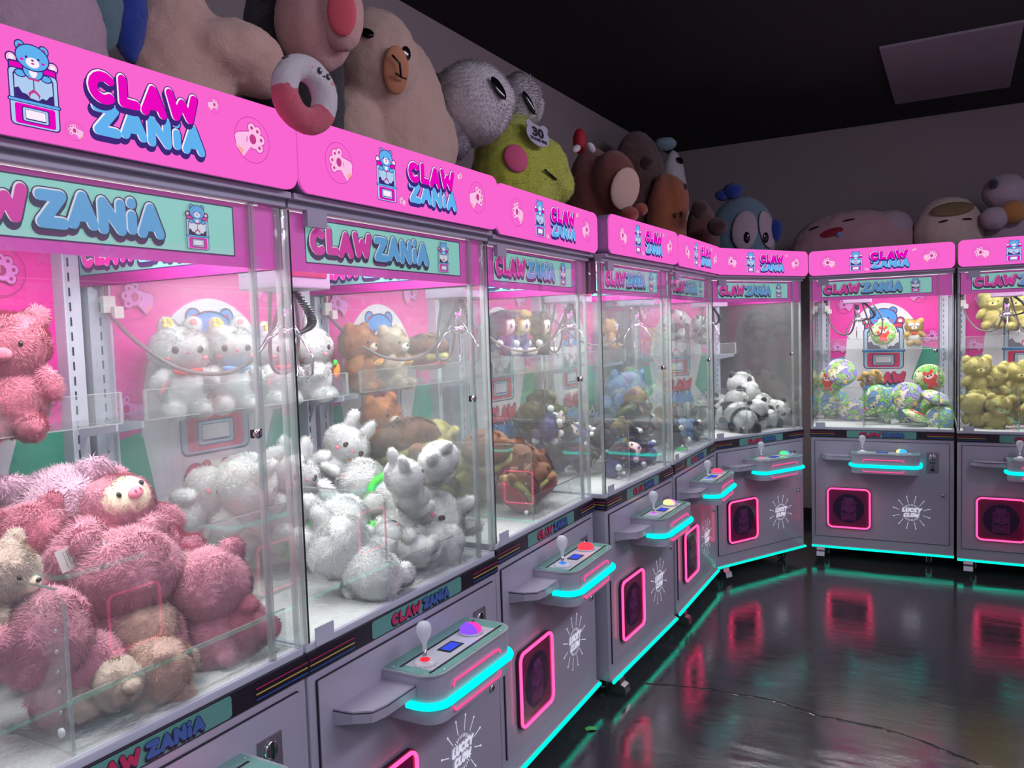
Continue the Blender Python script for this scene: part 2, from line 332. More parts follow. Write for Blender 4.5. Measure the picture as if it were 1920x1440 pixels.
# hairline cracks in the floor, thin fissures with raised lips, highlights put into their paler colour
def crack(pts, w):
    mb = MB(); m = plain('crack_dark', (.006, .006, .007), .9)
    P = []
    for a, b in zip(pts[:-1], pts[1:]):
        for i in range(8):
            t = i / 8; P.append(Vector((a[0] + (b[0] - a[0]) * t, a[1] + (b[1] - a[1]) * t)) + Vector((random.uniform(-1, 1), random.uniform(-1, 1))) * .006)
    k = mb.mi(m)
    for i in range(len(P) - 1):
        d = (P[i + 1] - P[i]).normalized(); n = Vector((-d.y, d.x)) * w * random.uniform(.4, 1.2)
        mb.face([(P[i].x - n.x, P[i].y - n.y, .0006), (P[i + 1].x - n.x, P[i + 1].y - n.y, .0006), (P[i + 1].x + n.x, P[i + 1].y + n.y, .0006), (P[i].x + n.x, P[i].y + n.y, .0006)], m)
    lip = plain('crack_lip_highlight', (.10, .10, .11), .18)  # paler than the floor: silver highlights along the crack, painted in
    for i in range(len(P) - 1):
        if random.random() < .45: continue
        d = (P[i + 1] - P[i]).normalized(); n = Vector((d.y, -d.x)) * w * 1.3; a, b = P[i] + n, P[i + 1] + n; c, e = a + n * .9, b + n * .9
        mb.face([(a.x, a.y, .0005), (b.x, b.y, .0005), (e.x, e.y, .0022), (c.x, c.y, .0022)], lip); mb.face([(c.x, c.y, .0022), (e.x, e.y, .0022), (e.x + n.x, e.y + n.y, .0004), (c.x + n.x, c.y + n.y, .0004)], lip)
    o = mb.build('floor_crack'); return o
def fl(px, py): p = hit(px, py, 2, 0); return (p.x, p.y)
c1 = crack([fl(1210, 1280), fl(1330, 1292), fl(1450, 1312), fl(1530, 1340), fl(1640, 1362), (fl(1740, 1392)), fl(1850, 1440)], .0038)
tag(c1, 'long dark hairline crack running across the glossy floor', 'crack')
# unlit ceiling light panel
mb = MB(); mb.box(-.37, .29, 4.83, 6.1, H - .014, H - .0005, plain('ceiling_panel_diffuser', srgb(128, 112, 124), .6, bump=.1, nscale=50))
o = mb.build('ceiling_panel'); tag(o, 'pale rectangular unlit light panel on the black ceiling', 'ceiling light')
# crumpled green paper scrap
mb = MB(); g = plain('green_paper', srgb(96, 200, 110), .6)
gp = hit(1099, 1366, 2, 0.0); R_ = Matrix.Rotation(.6, 4, 'Z')
pts = [(-.02, -.013, .002), (-.004, -.016, .006), (.018, -.012, .003), (.024, .004, .010), (.014, .013, .004), (-.006, .012, .008), (-.022, .009, .003)]
mb.M = Matrix.Translation((gp.x + .02, gp.y, 0.001)) @ R_
cv = (0, 0, .009)
for i in range(7): mb.face([pts[i], pts[(i + 1) % 7], cv], g)
o = mb.build('paper_scrap'); tag(o, 'small crumpled green paper scrap on the dark floor', 'paper scrap')

# ------------------------------------------------------------------ claw machine
W, D = .84, .82
ZB, ZS0, ZS1, ZT = .084, .8178, .8675, 1.881
KH = (H_NAVY, H_BLUE, H_WHITE, H_MAG, H_GLASS, H_ROSE); KF = (F_NAVY, F_BLUE, F_WHITE, F_MAG, F_GL, F_ROSE)
KP = (P_NAVY, P_BLUE, P_WHITE, P_RED, P_PALE, P_RED)
S_PINK = plain('side_film_pink', srgb(150, 34, 120), .45); S_MINT = plain('side_film_mint', srgb(110, 170, 160), .45)
def sign_art(A, u0, z0, flipfn=lambda u: u, mint=None):
    """pink film band with the mint title sign; u0 = left end of a .64 wide sign, z0 bottom"""
    A.poly([(flipfn(u), z) for u, z in rrect(u0 - .003, u0 + .643, z0 - .003, z0 + .098, .002)], F_NAVY)
    A.poly([(flipfn(u), z) for u, z in rrect(u0, u0 + .64, z0, z0 + .095, .002)], mint or F_MINT)
    f = A.f; A.f = lambda u, z, h: f(flipfn(u), z, h)
    A.bubble('CLAW', u0 + .012, u0 + .228, z0 + .018, z0 + .082, F_MAG, F_NAVY, F_WHITE); A.bubble('ZANiA', u0 + .24, u0 + .475, z0 + .018, z0 + .082, F_BLUE, F_NAVY, F_WHITE)
    A.logo_bear(u0 + .55, z0 + .004, .088, KF); A.f = f

def build_machine():
    root = empty('claw_machine')
    # cabinet
    mb = MB(); mb.box(0, W, 0, D, ZB, ZS0, PAINT, .004)
    mb.box(.0, W, -.012, .02, ZB - .0, ZB + .012, PAINT); mb.build('cabinet_body', root)
    mb = MB(); mb.prism(rrect(.024, .814, .152, .797, .003), -.0045, .001, DARK)
    mb.prism(rrect(.0265, .8115, .1545, .7945, .003), -.007, .001, PAINT)
    A = Art(mb, lambda u, z, h: (u, -.007 - h, z)); A.starburst(.60, .348, .107, STAR)
    door = mb.build('cabinet_door', root)
    mb = MB(); mb.M = Matrix.Translation((.778, -.007, .47)) @ Matrix.Rotation(PI / 2, 4, 'X')
    mb.lathe([(.012, 0), (.012, .006), (.008, .009), (.001, .009)], CHROME); mb.box(-.0015, .0015, -.006, .006, .009, .0095, BLACK); mb.build('door_lock', door)
    # black band with label and pinstripes, wrapping the left side too
    mb = MB(); mb.box(-.004, W + .004, -.006, D, ZS0, ZS1, STRIPB)
    A = Art(mb, lambda u, z, h: (u, -.006 - h, z)); A.poly(rrect(.222, .63, .8205, .8655, .008), D_MINT)
    A.bubble('CLAW', .300, .425, .828, .858, D_RED, D_NAVY, D_RED, 0); A.bubble('ZANiA', .435, .562, .828, .858, D_BLUE, D_NAVY, D_BLUE, 0)
    for u0, u1 in ((0, .151), (.69, W)):
        for i, m in enumerate((L_BLU, L_YEL, L_RED)): A.poly(rrect(u0, u1, .8275 + .0115 * i, .8305 + .0115 * i, .001), m)
    A = Art(mb, lambda u, z, h: (-.004 - h, u, z))
    for i, m in enumerate((L_BLU, L_YEL, L_RED)): A.poly(rrect(0, .14, .8275 + .0115 * i, .8305 + .0115 * i, .001), m)
    mb.build('logo_band', root)
    # tall glass base rail and lip
    mb = MB(); mb.box(0, W, 0.0, .02, ZS1, .885, PAINT2, .003); mb.box(0, W, D - .03, D, ZS1, .885, PAINT2)
    mb.box(0, .012, 0.02, D - .03, ZS1, .885, PAINT2); mb.box(W - .012, W, 0.02, D - .03, ZS1, .885, PAINT2)
    mb.box(.03, .09, -.003, .0, .872, .915, PAINT2); mb.build('glass_rail', root)
    # teal light tube along the base
    mb = MB(); mb.tube([(.002, -.016, ZB - .001), (W - .002, -.016, ZB - .001)], .0068, TEAL, 8); mb.build('base_light_tube', root)
    # prize outlet with neon frame
    mb = MB(); W0 = plain('outlet_magenta_plastic', srgb(120, 20, 80), .12, coat=.4); DK = plain('outlet_print', srgb(46, 20, 62), .3); DK2 = plain('outlet_print_light', srgb(112, 48, 110), .3)
    mb.prism(rrect(.098, .366, .217, .487, .03), -.02, -.0068, plain('outlet_bezel', srgb(90, 24, 62), .3))
    mb.prism(rrect(.112, .352, .231, .473, .022), -.0215, -.0195, W0)
    A = Art(mb, lambda u, z, h: (u, -.0215 - h, z)); A.poly(circ(.232, .352, .095), DK); A.logo_bear(.232, .27, .16, (DK, DK2, DK2, W0, DK2, W0))
    mb.build('prize_outlet', root)
    mb = MB(); mb.tube([(x, -.024, z) for x, z in rrect(.105, .359, .224, .48, .028, 6)], .0052, NEON, 8, True); mb.build('neon_frame', root)
    # cup tray
    mb = MB(); P = [(.069, -.0068), (.075, -.06), (.1, -.098), (.14, -.108), (.262, -.108), (.262, -.0068)]
    mb.plan(P, .706, .709, PAINT)
    rim = []
    for (x, y) in P[:-1]: rim.append((x, y))
    for a, b in zip(rim[:-1], rim[1:]):
        t = lambda p: .672 if p[1] > -.03 else .684
        mb.face([(a[0], a[1], t(a)), (b[0], b[1], t(b)), (b[0], b[1], .713), (a[0], a[1], .713)], PAINT)
    mb.face([(x, y, .684 if y < -.03 else .672) for x, y in P], PAINT)
    mb.build('cup_tray', root)
    # control console
    con = MB(); u0, u1, yf, r = .255, .648, -.168, .05
    def conplan(e):
        P = [(u0 - e, -.0068)]
        for i in range(7): a = PI + (PI / 2) * i / 6; P.append((u0 + r + (r + e) * math.cos(a), yf + r + (r + e) * math.sin(a)))
        for i in range(7): a = -PI / 2 + (PI / 2) * i / 6; P.append((u1 - r + (r + e) * math.cos(a), yf + r + (r + e) * math.sin(a)))
        P.append((u1 + e, -.0068)); return P
    con.plan(conplan(0), .614, .733, PAINT); con.plan(conplan(.003), .733, .738, plain('console_top_rim', srgb(190, 200, 205), .15, metal=.4))
    TOPM = plain('console_mint', srgb(120, 170, 160), .12); TOPW = plain('console_white', srgb(205, 205, 215), .12)
    A = Art(con, lambda u, y, h: (u, y, .738 + h)); A.poly([(x, y + .002) for x, y in conplan(-.004)], TOPM)
    A.poly([(.29, -.135), (.60, -.135), (.60, -.045), (.29, -.045)], TOPW)
    for y in (-.137, -.047): A.poly([(.275, y - .004), (.63, y - .004), (.63, y + .004), (.275, y + .004)], BLACK)
    con = con.build('control_console', root)
    mb = MB(); Q = conplan(.006); Q = [(x, min(y, -.012)) for x, y in Q]
    Q[0] = (Q[0][0], -.085)
    mb.tube([(x, y, .662) for x, y in Q], .0100, TEALC, 8); mb.build('console_light_tube', con)
    for s, z in ((1, .703), (-1, .627)):
        mb = MB(); mb.tube([(.328, yf - .004, z - s * .013), (.328, yf - .004, z - s * .005), (.335, yf - .004, z), (.553, yf - .004, z), (.56, yf - .004, z - s * .005), (.56, yf - .004, z - s * .013)], .0028, NEONS, 6); mb.build('console_neon_line', con)
    mb = MB(); mb.box(.402, .47, -.113, -.072, .738, .7405, BLACK); mb.box(.41, .462, -.108, -.078, .7405, .7412, glow('blue_display', srgb(62, 84, 235), 1.0)); mb.build('display', con)
    mb = MB(); ACR = plain('crystal_plastic', (.82, .84, .92), .06, emit=.05); ACR.node_tree.nodes['Principled BSDF'].inputs['Alpha'].default_value = .55
    c = (.32, -.092, .74)
    mb.lathe([(.001, .034), (.006, .034), (.006, .05), (.01, .058), (.017, .072), (.0205, .086), (.019, .098), (.012, .106), (.001, .109)], ACR, c, 10)
    mb.lathe([(.001, .004), (.0055, .004), (.0055, .036), (.001, .036)], CHROME, c, 10); js = mb.build('joystick', con)
    mb = MB(); mb.lathe([(.029, 0), (.030, .003), (.024, .006), (.006, .008), (.001, .008)], ACR, c, 24)
    for i in range(16):
        a = 2 * PI * i / 16; mb.box(c[0] + .031 * math.cos(a) - .002, c[0] + .031 * math.cos(a) + .002, c[1] + .031 * math.sin(a) - .002, c[1] + .031 * math.sin(a) + .002, c[2], c[2] + .003, ACR)
    jb = mb.build('joystick_base', js)
    mb = MB(); mb.lathe([(.034, -.002), (.035, .004), (.031, .008), (.001, .008)], plain('button_ring', srgb(200, 200, 215), .2), (.545, -.088, .738), 24); mb.build('push_button', con)
    for x, y in ((.27, -.03), (.31, -.158), (.59, -.158), (.634, -.03), (.45, -.162)):
        mb = MB(); mb.lathe([(.0035, 0), (.003, .002), (.0005, .0028)], CHROME, (x, y, .7385), 8); mb.build('screw', con)
    # coin slot plate
    mb = MB(); mb.box(.687, .753, -.012, -.0068, .61, .738, plain('coin_plate', srgb(150, 140, 156), .3, metal=.6), .0015)
    mb.M = Matrix.Translation((.72, -.012, .71)) @ Matrix.Rotation(PI / 2, 4, 'X'); mb.lathe([(.02, 0), (.02, .004), (.016, .005), (.001, .005)], CHROME); mb.box(-.002, .002, -.018, .018, .005, .008, BLACK)
    mb.M = Matrix(); mb.box(.704, .736, -.014, -.0118, .668, .678, plain('coin_teal', srgb(60, 90, 96), .4)); mb.box(.717, .723, -.014, -.0118, .63, .655, BLACK); mb.box(.708, .732, -.016, -.0118, .622, .634, BLACK)
    mb.build('coin_slot', root)
    # front glass door, side glass
    mb = MB(); mb.box(.012, .748, .004, .009, .886, 1.85, GLASS); fd = mb.build('glass_door', root)
    mb = MB(); mb.box(.006, .0125, .002, .011, .886, 1.85, EDGE); mb.box(.0115, .0155, .0015, .0035, .886, 1.85, BLACK); mb.build('door_edge', fd); mb = MB(); mb.box(.748, .753, .002, .012, .886, 1.85, EDGE); mb.build('door_edge', fd)
    mb = MB(); mb.box(.722, .748, -.006, .003, 1.368, 1.386, BLACK, .002); mb.M = Matrix.Translation((.731, -.006, 1.377)) @ Matrix.Rotation(PI / 2, 4, 'X'); mb.lathe([(.0105, 0), (.0105, .007), (.0085, .009), (.001, .009)], CHROME)
    mb.box(-.001, .001, -.005, .005, .009, .0095, BLACK); mb.build('door_lock', fd)
    mb = MB(); mb.box(.756, .834, .004, .009, .886, 1.87, GLASS); mb.build('fixed_glass', root)
    for x0, x1 in ((.003, .007), (.833, .837)):
        mb = MB(); mb.box(x0, x1, .012, .775, .886, 1.87, GLASS)
        A = Art(mb, (lambda u, z, h: (.008 + h, u, z)) if x0 < .1 else (lambda u, z, h: (.832 - h, u, z)))
        A.poly(rrect(.02, .76, 1.722, 1.868, .002), S_PINK)
        sign_art(A, .06, 1.752, (lambda u: .77 - u) if x0 > .1 else (lambda u: u), S_MINT)
        mb.build('side_glass', root)
    for x in (.757, .829):
        mb = MB(); mb.box(x - .0035, x + .0035, 0, .014, .886, 1.87, EDGE); mb.build('acrylic_corner_strip', root)
    mb = MB(); mb.box(.0, .0055, 0, .014, .886, 1.87, EDGE); mb.build('acrylic_corner_strip', root)
    # pink film band with mint title sign behind the door glass
    mb = MB(); mb.box(.014, .826, .014, .018, 1.720, 1.850, F_PINK); A = Art(mb, lambda u, z, h: (u, .014 - h, z)); sign_art(A, .075, 1.743); mb.build('title_sign', root)
    # grey bars under the header
    mb = MB(); mb.box(0, W, -.012, .022, 1.852, ZT + .002, PAINT, .002); mb.box(0, W, -.03, .0, 1.868, ZT + .001, PAINT, .002); mb.box(.055, .118, -.014, -.0, 1.818, 1.856, PAINT); mb.build('top_bar', root)
    mb = MB(); mb.box(0, W, .022, D, 1.868, ZT + .012, PAINT); mb.build('roof_plate', root)
    # header lightbox
    mb = MB(); O = rrect(.001, W - .001, 1.882, 2.041, .03, 6)
    k = plain('header_casing', srgb(150, 128, 168), .35)
    mb.prism(O, -.046, .012, k)
    O2 = rrect(.004, W - .004, 1.885, 2.038, .028, 6)
    def ins(e, y): return [(x, y, z) for x, z in rrect(.001 + e, W - .001 - e, 1.882 + e, 2.041 - e, .03 - e * .6, 6)]
    mb.grid([ins(0, -.040), ins(0, -.050), ins(.004, -.055), ins(.010, -.0565)], H_PINK)
    A = Art(mb, lambda u, z, h: (u, -.0565 - h, z))
    A.paw(.118, 1.960, .046, False, (H_RING, H_PALE, H_ROSE, H_PEACH)); A.paw(.712, 1.962, .045, True, (H_RING, H_PALE, H_ROSE, H_PEACH))
    A.paw(.622, 2.009, .015, True, (H_RING, H_PALE, H_ROSE, H_PEACH)); A.paw(.345, 1.905, .015, False, (H_RING, H_PALE, H_ROSE, H_PEACH))
    A.logo_bear(.285, 1.896, .128, KH)
    A.bubble('ZANiA', .374, .592, 1.908, 1.962, H_BLUE, H_NAVY, H_WHITE); A.bubble('CLAW', .368, .578, 1.958, 2.012, H_MAG, H_NAVY, H_WHITE)
    mb.build('header_lightbox', root)
    # back panel artwork
    mb = MB(); mb.box(.05, .79, .745, .75, .886, 1.868, P_MAG); A = Art(mb, lambda u, z, h: (u, .745 - h, z), 0.00004)
    A.poly([(.05, .886), (.79, .886), (.79, 1.37), (.6, 1.40), (.4, 1.34), (.2, 1.33), (.05, 1.30)], P_GREEN)
    A.poly(circ(.42, 1.37, .25, .335, 48), P_WHITE)
    A.poly([(.17, 1.35), (.05, .92), (.05, .886), (.79, .886), (.79, .95), (.66, 1.33)], P_WHITE); A.poly([(.06, 1.30), (.165, 1.31), (.20, 1.12), (.06, 1.05)], P_GREEN); A.poly([(.79, 1.36), (.675, 1.38), (.60, 1.16), (.70, 1.05), (.79, 1.1)], P_GREEN)
    A.logo_bear(.42, 1.228, .455, KP)
    A.bubble('CLAW', .30, .56, 1.125, 1.205, P_RED, P_NAVY, P_RED, 0.02); A.bubble('ZANiA', .29, .57, 1.03, 1.11, P_BLUE, P_NAVY, P_BLUE, .02)
    A.poly([(.05, .886), (.79, .886), (.79, .89), (.05, .89)], P_WHITE)
    KW = (P_DKMAG, P_LILAC, P_DKMAG, P_PINK)
    A.paw(.115, 1.39, .055, False, KW); A.paw(.73, 1.455, .06, True, KW); A.paw(.649, 1.755, .06, True, KW); A.paw(.16, 1.70, .06, False, KW); A.paw(.70, 1.06, .06, True, (P_NAVY, P_WHITE, P_NAVY, P_WHITE))
    mb.build('back_panel', root)
    mb = MB(); mb.box(0, W, .755, D, .87, 1.87, PAINT); mb.build('rear_wall', root)
    # slotted upright posts in the rear corners
    for x0, x1 in ((.008, .062), (.778, .832)):
        mb = MB(); mb.box(x0, x1, .715, .754, .886, 1.868, PAINT2); k = x0 + (.03 if x0 < .1 else .024)
        mb.box(x0 if x0 > .1 else x1 - .006, (x0 + .006) if x0 > .1 else x1, .70, .716, .886, 1.868, PAINT2)
        for i in range(24): mb.box(k - .002, k + .002, .7135, .7152, .9 + i * .038, .922 + i * .038, DARK)
        mb.build('slotted_post', root)
    # prize floor with shaggy white liner
    mb = MB(); mb.box(.012, .828, .02, .75, .8685, .884, plain('white_liner', srgb(214, 216, 216), .95, bump=1.0, nscale=55)); mb.build('prize_floor', root)
    # drop chute walls and low retaining panel
    mb = MB(); pr = [(.02, .886), (.345, .886), (.345, 1.165), (.04, 1.165), (.02, 1.145)]
    mb.grid([[(.322, y, z) for y, z in pr], [(.326, y, z) for y, z in pr]], ACRYL, smooth=False)
    ct = mb.build('chute_side', root)
    for z in (.955, .99, 1.025, 1.06, 1.095):
        mb = MB(); mb.M = Matrix.Translation((.3225, .045, z)) @ Matrix.Rotation(-PI / 2, 4, 'Y'); mb.lathe([(.0035, 0), (.0035, .003), (.002, .004), (.0003, .004)], EDGE, seg=10); mb.build('chute_hole_ring', ct)
    mb = MB(); mb.M = Matrix.Translation((.3225, .045, .92)) @ Matrix.Rotation(-PI / 2, 4, 'Y'); mb.lathe([(.008, 0), (.008, .005), (.001, .007)], P_WHITE, seg=12); mb.build('chute_bolt', ct)
    mb = MB(); mb.box(.014, .322, .341, .345, .886, 1.12, ACRYL); mb.box(.014, .322, .34, .346, 1.119, 1.122, EDGE); mb.build('chute_back', root)
    mb = MB(); mb.box(.327, .826, .036, .039, .886, .972, ACRYL); mb.box(.327, .826, .0355, .0395, .971, .9735, EDGE); mb.build('retaining_panel', root)
    mb = MB(); mb.grid([[(.321, y, z) for y, z in ((.019, .886), (.021, .886), (.021, 1.145), (.019, 1.145))], [(.327, y, z) for y, z in ((.019, .886), (.021, .886), (.021, 1.145), (.019, 1.145))]], EDGE, smooth=False)
    mb.box(.3215, .3265, .04, .345, 1.1645, 1.167, EDGE); mb.build('chute_edge', ct)
    # display shelf
    mb = MB(); mb.box(.03, .81, .545, .735, 1.374, 1.379, ACRYL); mb.box(.03, .81, .542, .546, 1.374, 1.452, ACRYL); mb.box(.03, .81, .5415, .5465, 1.4515, 1.454, EDGE); mb.box(.03, .81, .5405, .5425, 1.374, 1.3765, EDGE)
    for x in (.03, .807): mb.box(x - .0015, x + .0045, .5405, .547, 1.374, 1.452, EDGE)
    sh = mb.build('display_shelf', root)
    for x in (.034, .806):
        mb = MB(); q = [(.735, 1.372), (.56, 1.372), (.56, 1.355), (.69, 1.335), (.71, 1.29), (.735, 1.29)]
        mb.grid([[(x - .003, y, z) for y, z in q], [(x + .003, y, z) for y, z in q]], PAINT2, smooth=False); mb.build('shelf_bracket', sh)
    # ceiling gantry: light tray, rails and carriage
    mb = MB(); GR = plain('carriage_grey', srgb(150, 140, 160), .4); mb.box(.02, .82, .14, .165, 1.835, 1.862, GR); mb.box(.02, .82, .68, .70, 1.835, 1.862, GR); mb.box(.20, .225, .16, .69, 1.805, 1.836, GR); mb.box(.33, .355, .16, .69, 1.805, 1.836, GR)
    ga = mb.build('gantry', root)
    mb = MB(); mb.box(.04, .80, .03, .05, 1.845, 1.86, glow('chamber_lamp', (1.0, 1.0, .96), 1.6)); mb.build('lamp_tube', ga)
    mb = MB(); mb.box(.19, .36, .20, .36, 1.70, 1.80, plain('carriage_grey', srgb(150, 140, 160), .4), .004); mb.box(.205, .345, .197, .2, 1.73, 1.79, plain('carriage_maroon', srgb(130, 20, 60), .4)); mb.build('carriage', ga)
    # claw
    cl = MB(); c = (.275, .28)
    cl.lathe([(.012, 1.60), (.016, 1.61), (.016, 1.66), (.01, 1.665), (.01, 1.69)], CHROME, (*c, 0), 12); cl.lathe([(.02, 1.572), (.024, 1.58), (.024, 1.598), (.014, 1.603)], CHROME, (*c, 0), 14)
    claw = cl.build('claw', ga)
    for i in range(3):
        a = 2 * PI * i / 3 + .5; d = Vector((math.cos(a), math.sin(a), 0)); b = Vector((*c, 0))
        mb = MB(); mb.tube([b + d * .018 + Vector((0, 0, 1.59)), b + d * .05 + Vector((0, 0, 1.575)), b + d * .085 + Vector((0, 0, 1.525)), b + d * .083 + Vector((0, 0, 1.48)), b + d * .06 + Vector((0, 0, 1.455))], [.0035, .004, .004, .0035, .002], CHROME, 6)
        mb.tube([b + d * .012 + Vector((0, 0, 1.62)), b + d * .05 + Vector((0, 0, 1.578))], .0025, CHROME, 6); mb.build('prong', claw)
    mb = MB(); P = []
    for i in range(120):
        t = i / 119; a = 2 * PI * 30 * t; ctr = Vector((c[0] + .09 * math.sin(PI * t) + .015, c[1] + .01, 1.72 - .14 * t - .03 * math.sin(PI * t))); P.append(ctr + Vector((.011 * math.cos(a), .011 * math.sin(a), 0)))
    mb.tube(P, .003, BLACK, 5); mb.build('coiled_cord', claw)
    # wiring: connector block and slack cable loops
    WIRE = plain('grey_cable', srgb(120, 108, 108), .35)
    def bez(p, n=18):
        p = [Vector(q) for q in p]; out = []
        for i in range(len(p) - 1):
            a, b = p[i], p[i + 1]; m0 = (p[i + 1] - p[max(i - 1, 0)]) / 2; m1 = (p[min(i + 2, len(p) - 1)] - a) / 2
            for k in range(n):
                t = k / n; out.append((2 * t**3 - 3 * t**2 + 1) * a + (t**3 - 2 * t**2 + t) * m0 + (-2 * t**3 + 3 * t**2) * b + (t**3 - t**2) * m1)
        return out + [p[-1]]
    mb = MB(); mb.tube(bez([(.05, .70, 1.66), (.07, .62, 1.58), (.13, .52, 1.50), (.21, .42, 1.49), (.25, .34, 1.56), (.262, .27, 1.69)]), .0062, WIRE, 8); mb.build('cable_loop', root)
    mb = MB(); mb.tube(bez([(.30, .36, 1.70), (.33, .40, 1.60), (.36, .43, 1.50), (.39, .42, 1.475), (.42, .40, 1.50), (.42, .38, 1.60), (.37, .34, 1.69)]), .0055, WIRE, 8); mb.build('cable_loop', root)
    mb = MB(); mb.box(.03, .065, .685, .70, 1.655, 1.70, plain('white_connector', srgb(225, 222, 215), .5), .002); mb.box(.05, .078, .67, .685, 1.64, 1.672, MATS['white_connector'], .002)
    mb.tube(bez([(.045, .70, 1.735), (.05, .70, 1.70)]), .0025, plain('red_wire', srgb(170, 60, 50), .5), 5); mb.tube(bez([(.038, .70, 1.74), (.042, .70, 1.70)]), .0025, plain('brown_wire', srgb(120, 80, 60), .5), 5)
    mb.M = Matrix.Translation((.036, .712, 1.735)) @ Matrix.Rotation(PI / 2, 4, 'X'); mb.lathe([(.016, 0), (.016, .003), (.001, .003)], DARK, seg=16); mb.build('wiring_connector', root)
    # casters
    for i, (x, y) in enumerate(((.09, .06), (.70, .06), (.09, .74), (.75, .74))):
        mb = MB(); mb.box(x - .03, x + .03, y - .03, y + .03, ZB - .004, ZB, CHROME); mb.tube([(x, y, ZB - .002), (x, y, ZB - .02)], .011, CHROME, 10)
        for s in (-1, 1): mb.box(x + s * .014 - .0015, x + s * .014 + .0015, y - .014, y + .03, .024, .066, CHROME)
        mb.box(x - .0155, x + .0155, y - .014, y + .02, .062, .067, CHROME)
        mb.M = Matrix.Translation((x, y + .012, .0305)) @ Matrix.Rotation(PI / 2, 4, 'Y'); mb.lathe([(.001, -.011), (.026, -.011), (.0295, -.008), (.0295, .008), (.026, .011), (.001, .011)], RUBBER, seg=20); mb.lathe([(.001, -.0118), (.016, -.0118), (.017, -.011), (.017, .011), (.016, .0118), (.001, .0118)], PAINT2, seg=16)
        mb.M = Matrix()
        mb.build('caster', root)
    mb = MB(); q = [(-.026, ZB), (-.03, .06), (-.048, .052), (-.056, .03), (-.058, .028), (-.052, .056), (-.034, .064), (-.03, ZB)]
    mb.grid([[(.035, y, z) for y, z in q], [(.085, y, z) for y, z in q]], CHROME, smooth=False); mb.build('foot_bracket', root)
    return root

MACH = [(-1.2685, .4360, 90.0), (-1.2674, 1.2821, 90.22), (-1.3044, 2.1818, 91.56), (-1.2786, 3.0451, 89.0), (-1.2695, 3.9358, 91.0), (-1.2996, 4.8142, 61.37), (-.8524, 5.5882, 2.51), (.0023, 5.5815, 1.16)]
OPP = [(.70, 2.455, -90), (.70, 3.305, -90), (.70, 4.155, -90), (.70, 1.605, -90)]
MLAB = ['claw machine nearest the camera on the left, filled with fluffy pink piglet plush', 'second claw machine from the left, filled with white bunny plush, violet lit button', 'third claw machine from the left, holding brown and yellow burger plush, red lit button',
        'fourth claw machine from the left, standing slightly forward, holding purple dolls with white pompoms', 'fifth claw machine, last and narrowest-looking of the left row, holding blue and brown plush', 'angled claw machine in the corner, holding black and white pandas, green lit button',
        'claw machine facing the camera on the back wall, holding round printed cushions', 'rightmost claw machine cut by the picture edge, filled with yellow bear plush',
        'claw machine across the aisle, mirrored in the glass of the nearest machine', 'claw machine across the aisle beside the mirrored one, further along', 'claw machine across the aisle nearest the back row', 'claw machine across the aisle closest beside the camera']
BTN = [((1, .1, .2), (1, .1, .2), (1, .1, .1)), ((.25, .08, 1), (1, .05, .45), (1, .03, .05)), ((1, .06, .1), (1, .06, .1), (.05, .2, 1)), ((.95, .8, .35), (.9, .15, .95), (.6, .1, .9)), ((1, .08, .2), (1, .08, .2), (.05, .2, 1)), ((.1, .9, .25), (.1, .5, .9), (1, .1, .2)),
       ((.85, .9, .35), (.05, .5, 1), (.6, .6, .7)), ((.2, .6, .9), (.2, .6, .9), (.6, .6, .7))] + [((1, .1, .2), (1, .1, .2), (1, .1, .2))] * 4
proto = build_machine()
machines = []
for i, (x, y, a) in enumerate(MACH + OPP):
    m = proto if i == 0 else copy_tree(proto)
    m.location = (x, y, 0); m.rotation_euler = (0, 0, math.radians(a)); tag(m, MLAB[i], 'claw machine', 'pink-headed claw machines'); machines.append(m)
for i, m in enumerate(machines):
    con = [c for c in m.children if c.name.startswith('control_console')][0]
    pb = [c for c in con.children if c.name.startswith('push_button')][0]
    a, b, jc = BTN[i]
    mb = MB(); cx, cy, cz = .545, -.088, .738
    mb.lathe([(.033, 0), (.034, .005), (.030, .007)], MATS['button_ring'], (cx, cy, cz), 24)
    for sgn, col in ((0, a), (1, b)):
        mm = glow('button_glow_%d_%d' % (i, sgn), col, 1.2)
        pr = [(.031, .006), (.030, .016), (.022, .024), (.008, .027), (.0005, .0275)]
        mb.grid([[(cx + r * math.cos(PI * j / 12 + sgn * PI + 1.2), cy + r * math.sin(PI * j / 12 + sgn * PI + 1.2), cz + z) for j in range(13)] for r, z in pr], mm, closed=False)
    pb.data = mb.mesh('push_button')
    js = [c for c in con.children if c.name.startswith('joystick')][0]
    mb = MB(); mb.lathe([(.004, .0085), (.013, .0085), (.013, .0105), (.001, .012)], glow('joystick_glow_%d' % i, jc, 1.3), (.32, -.092, .74), 14); g = mb.build('joystick_light', js)
    R = Matrix.Translation(m.location) @ Matrix.Rotation(m.rotation_euler.z, 4, 'Z')
    if i < 8 or True:
        P = R @ Vector((.42, .23, 1.862))
        l = area('chamber_light', P, (0, 0, m.rotation_euler.z), .72, .36, 15.0 if i < 8 else 3.5, (1.0, 1.0, .97))
bpy.context.view_layer.update()
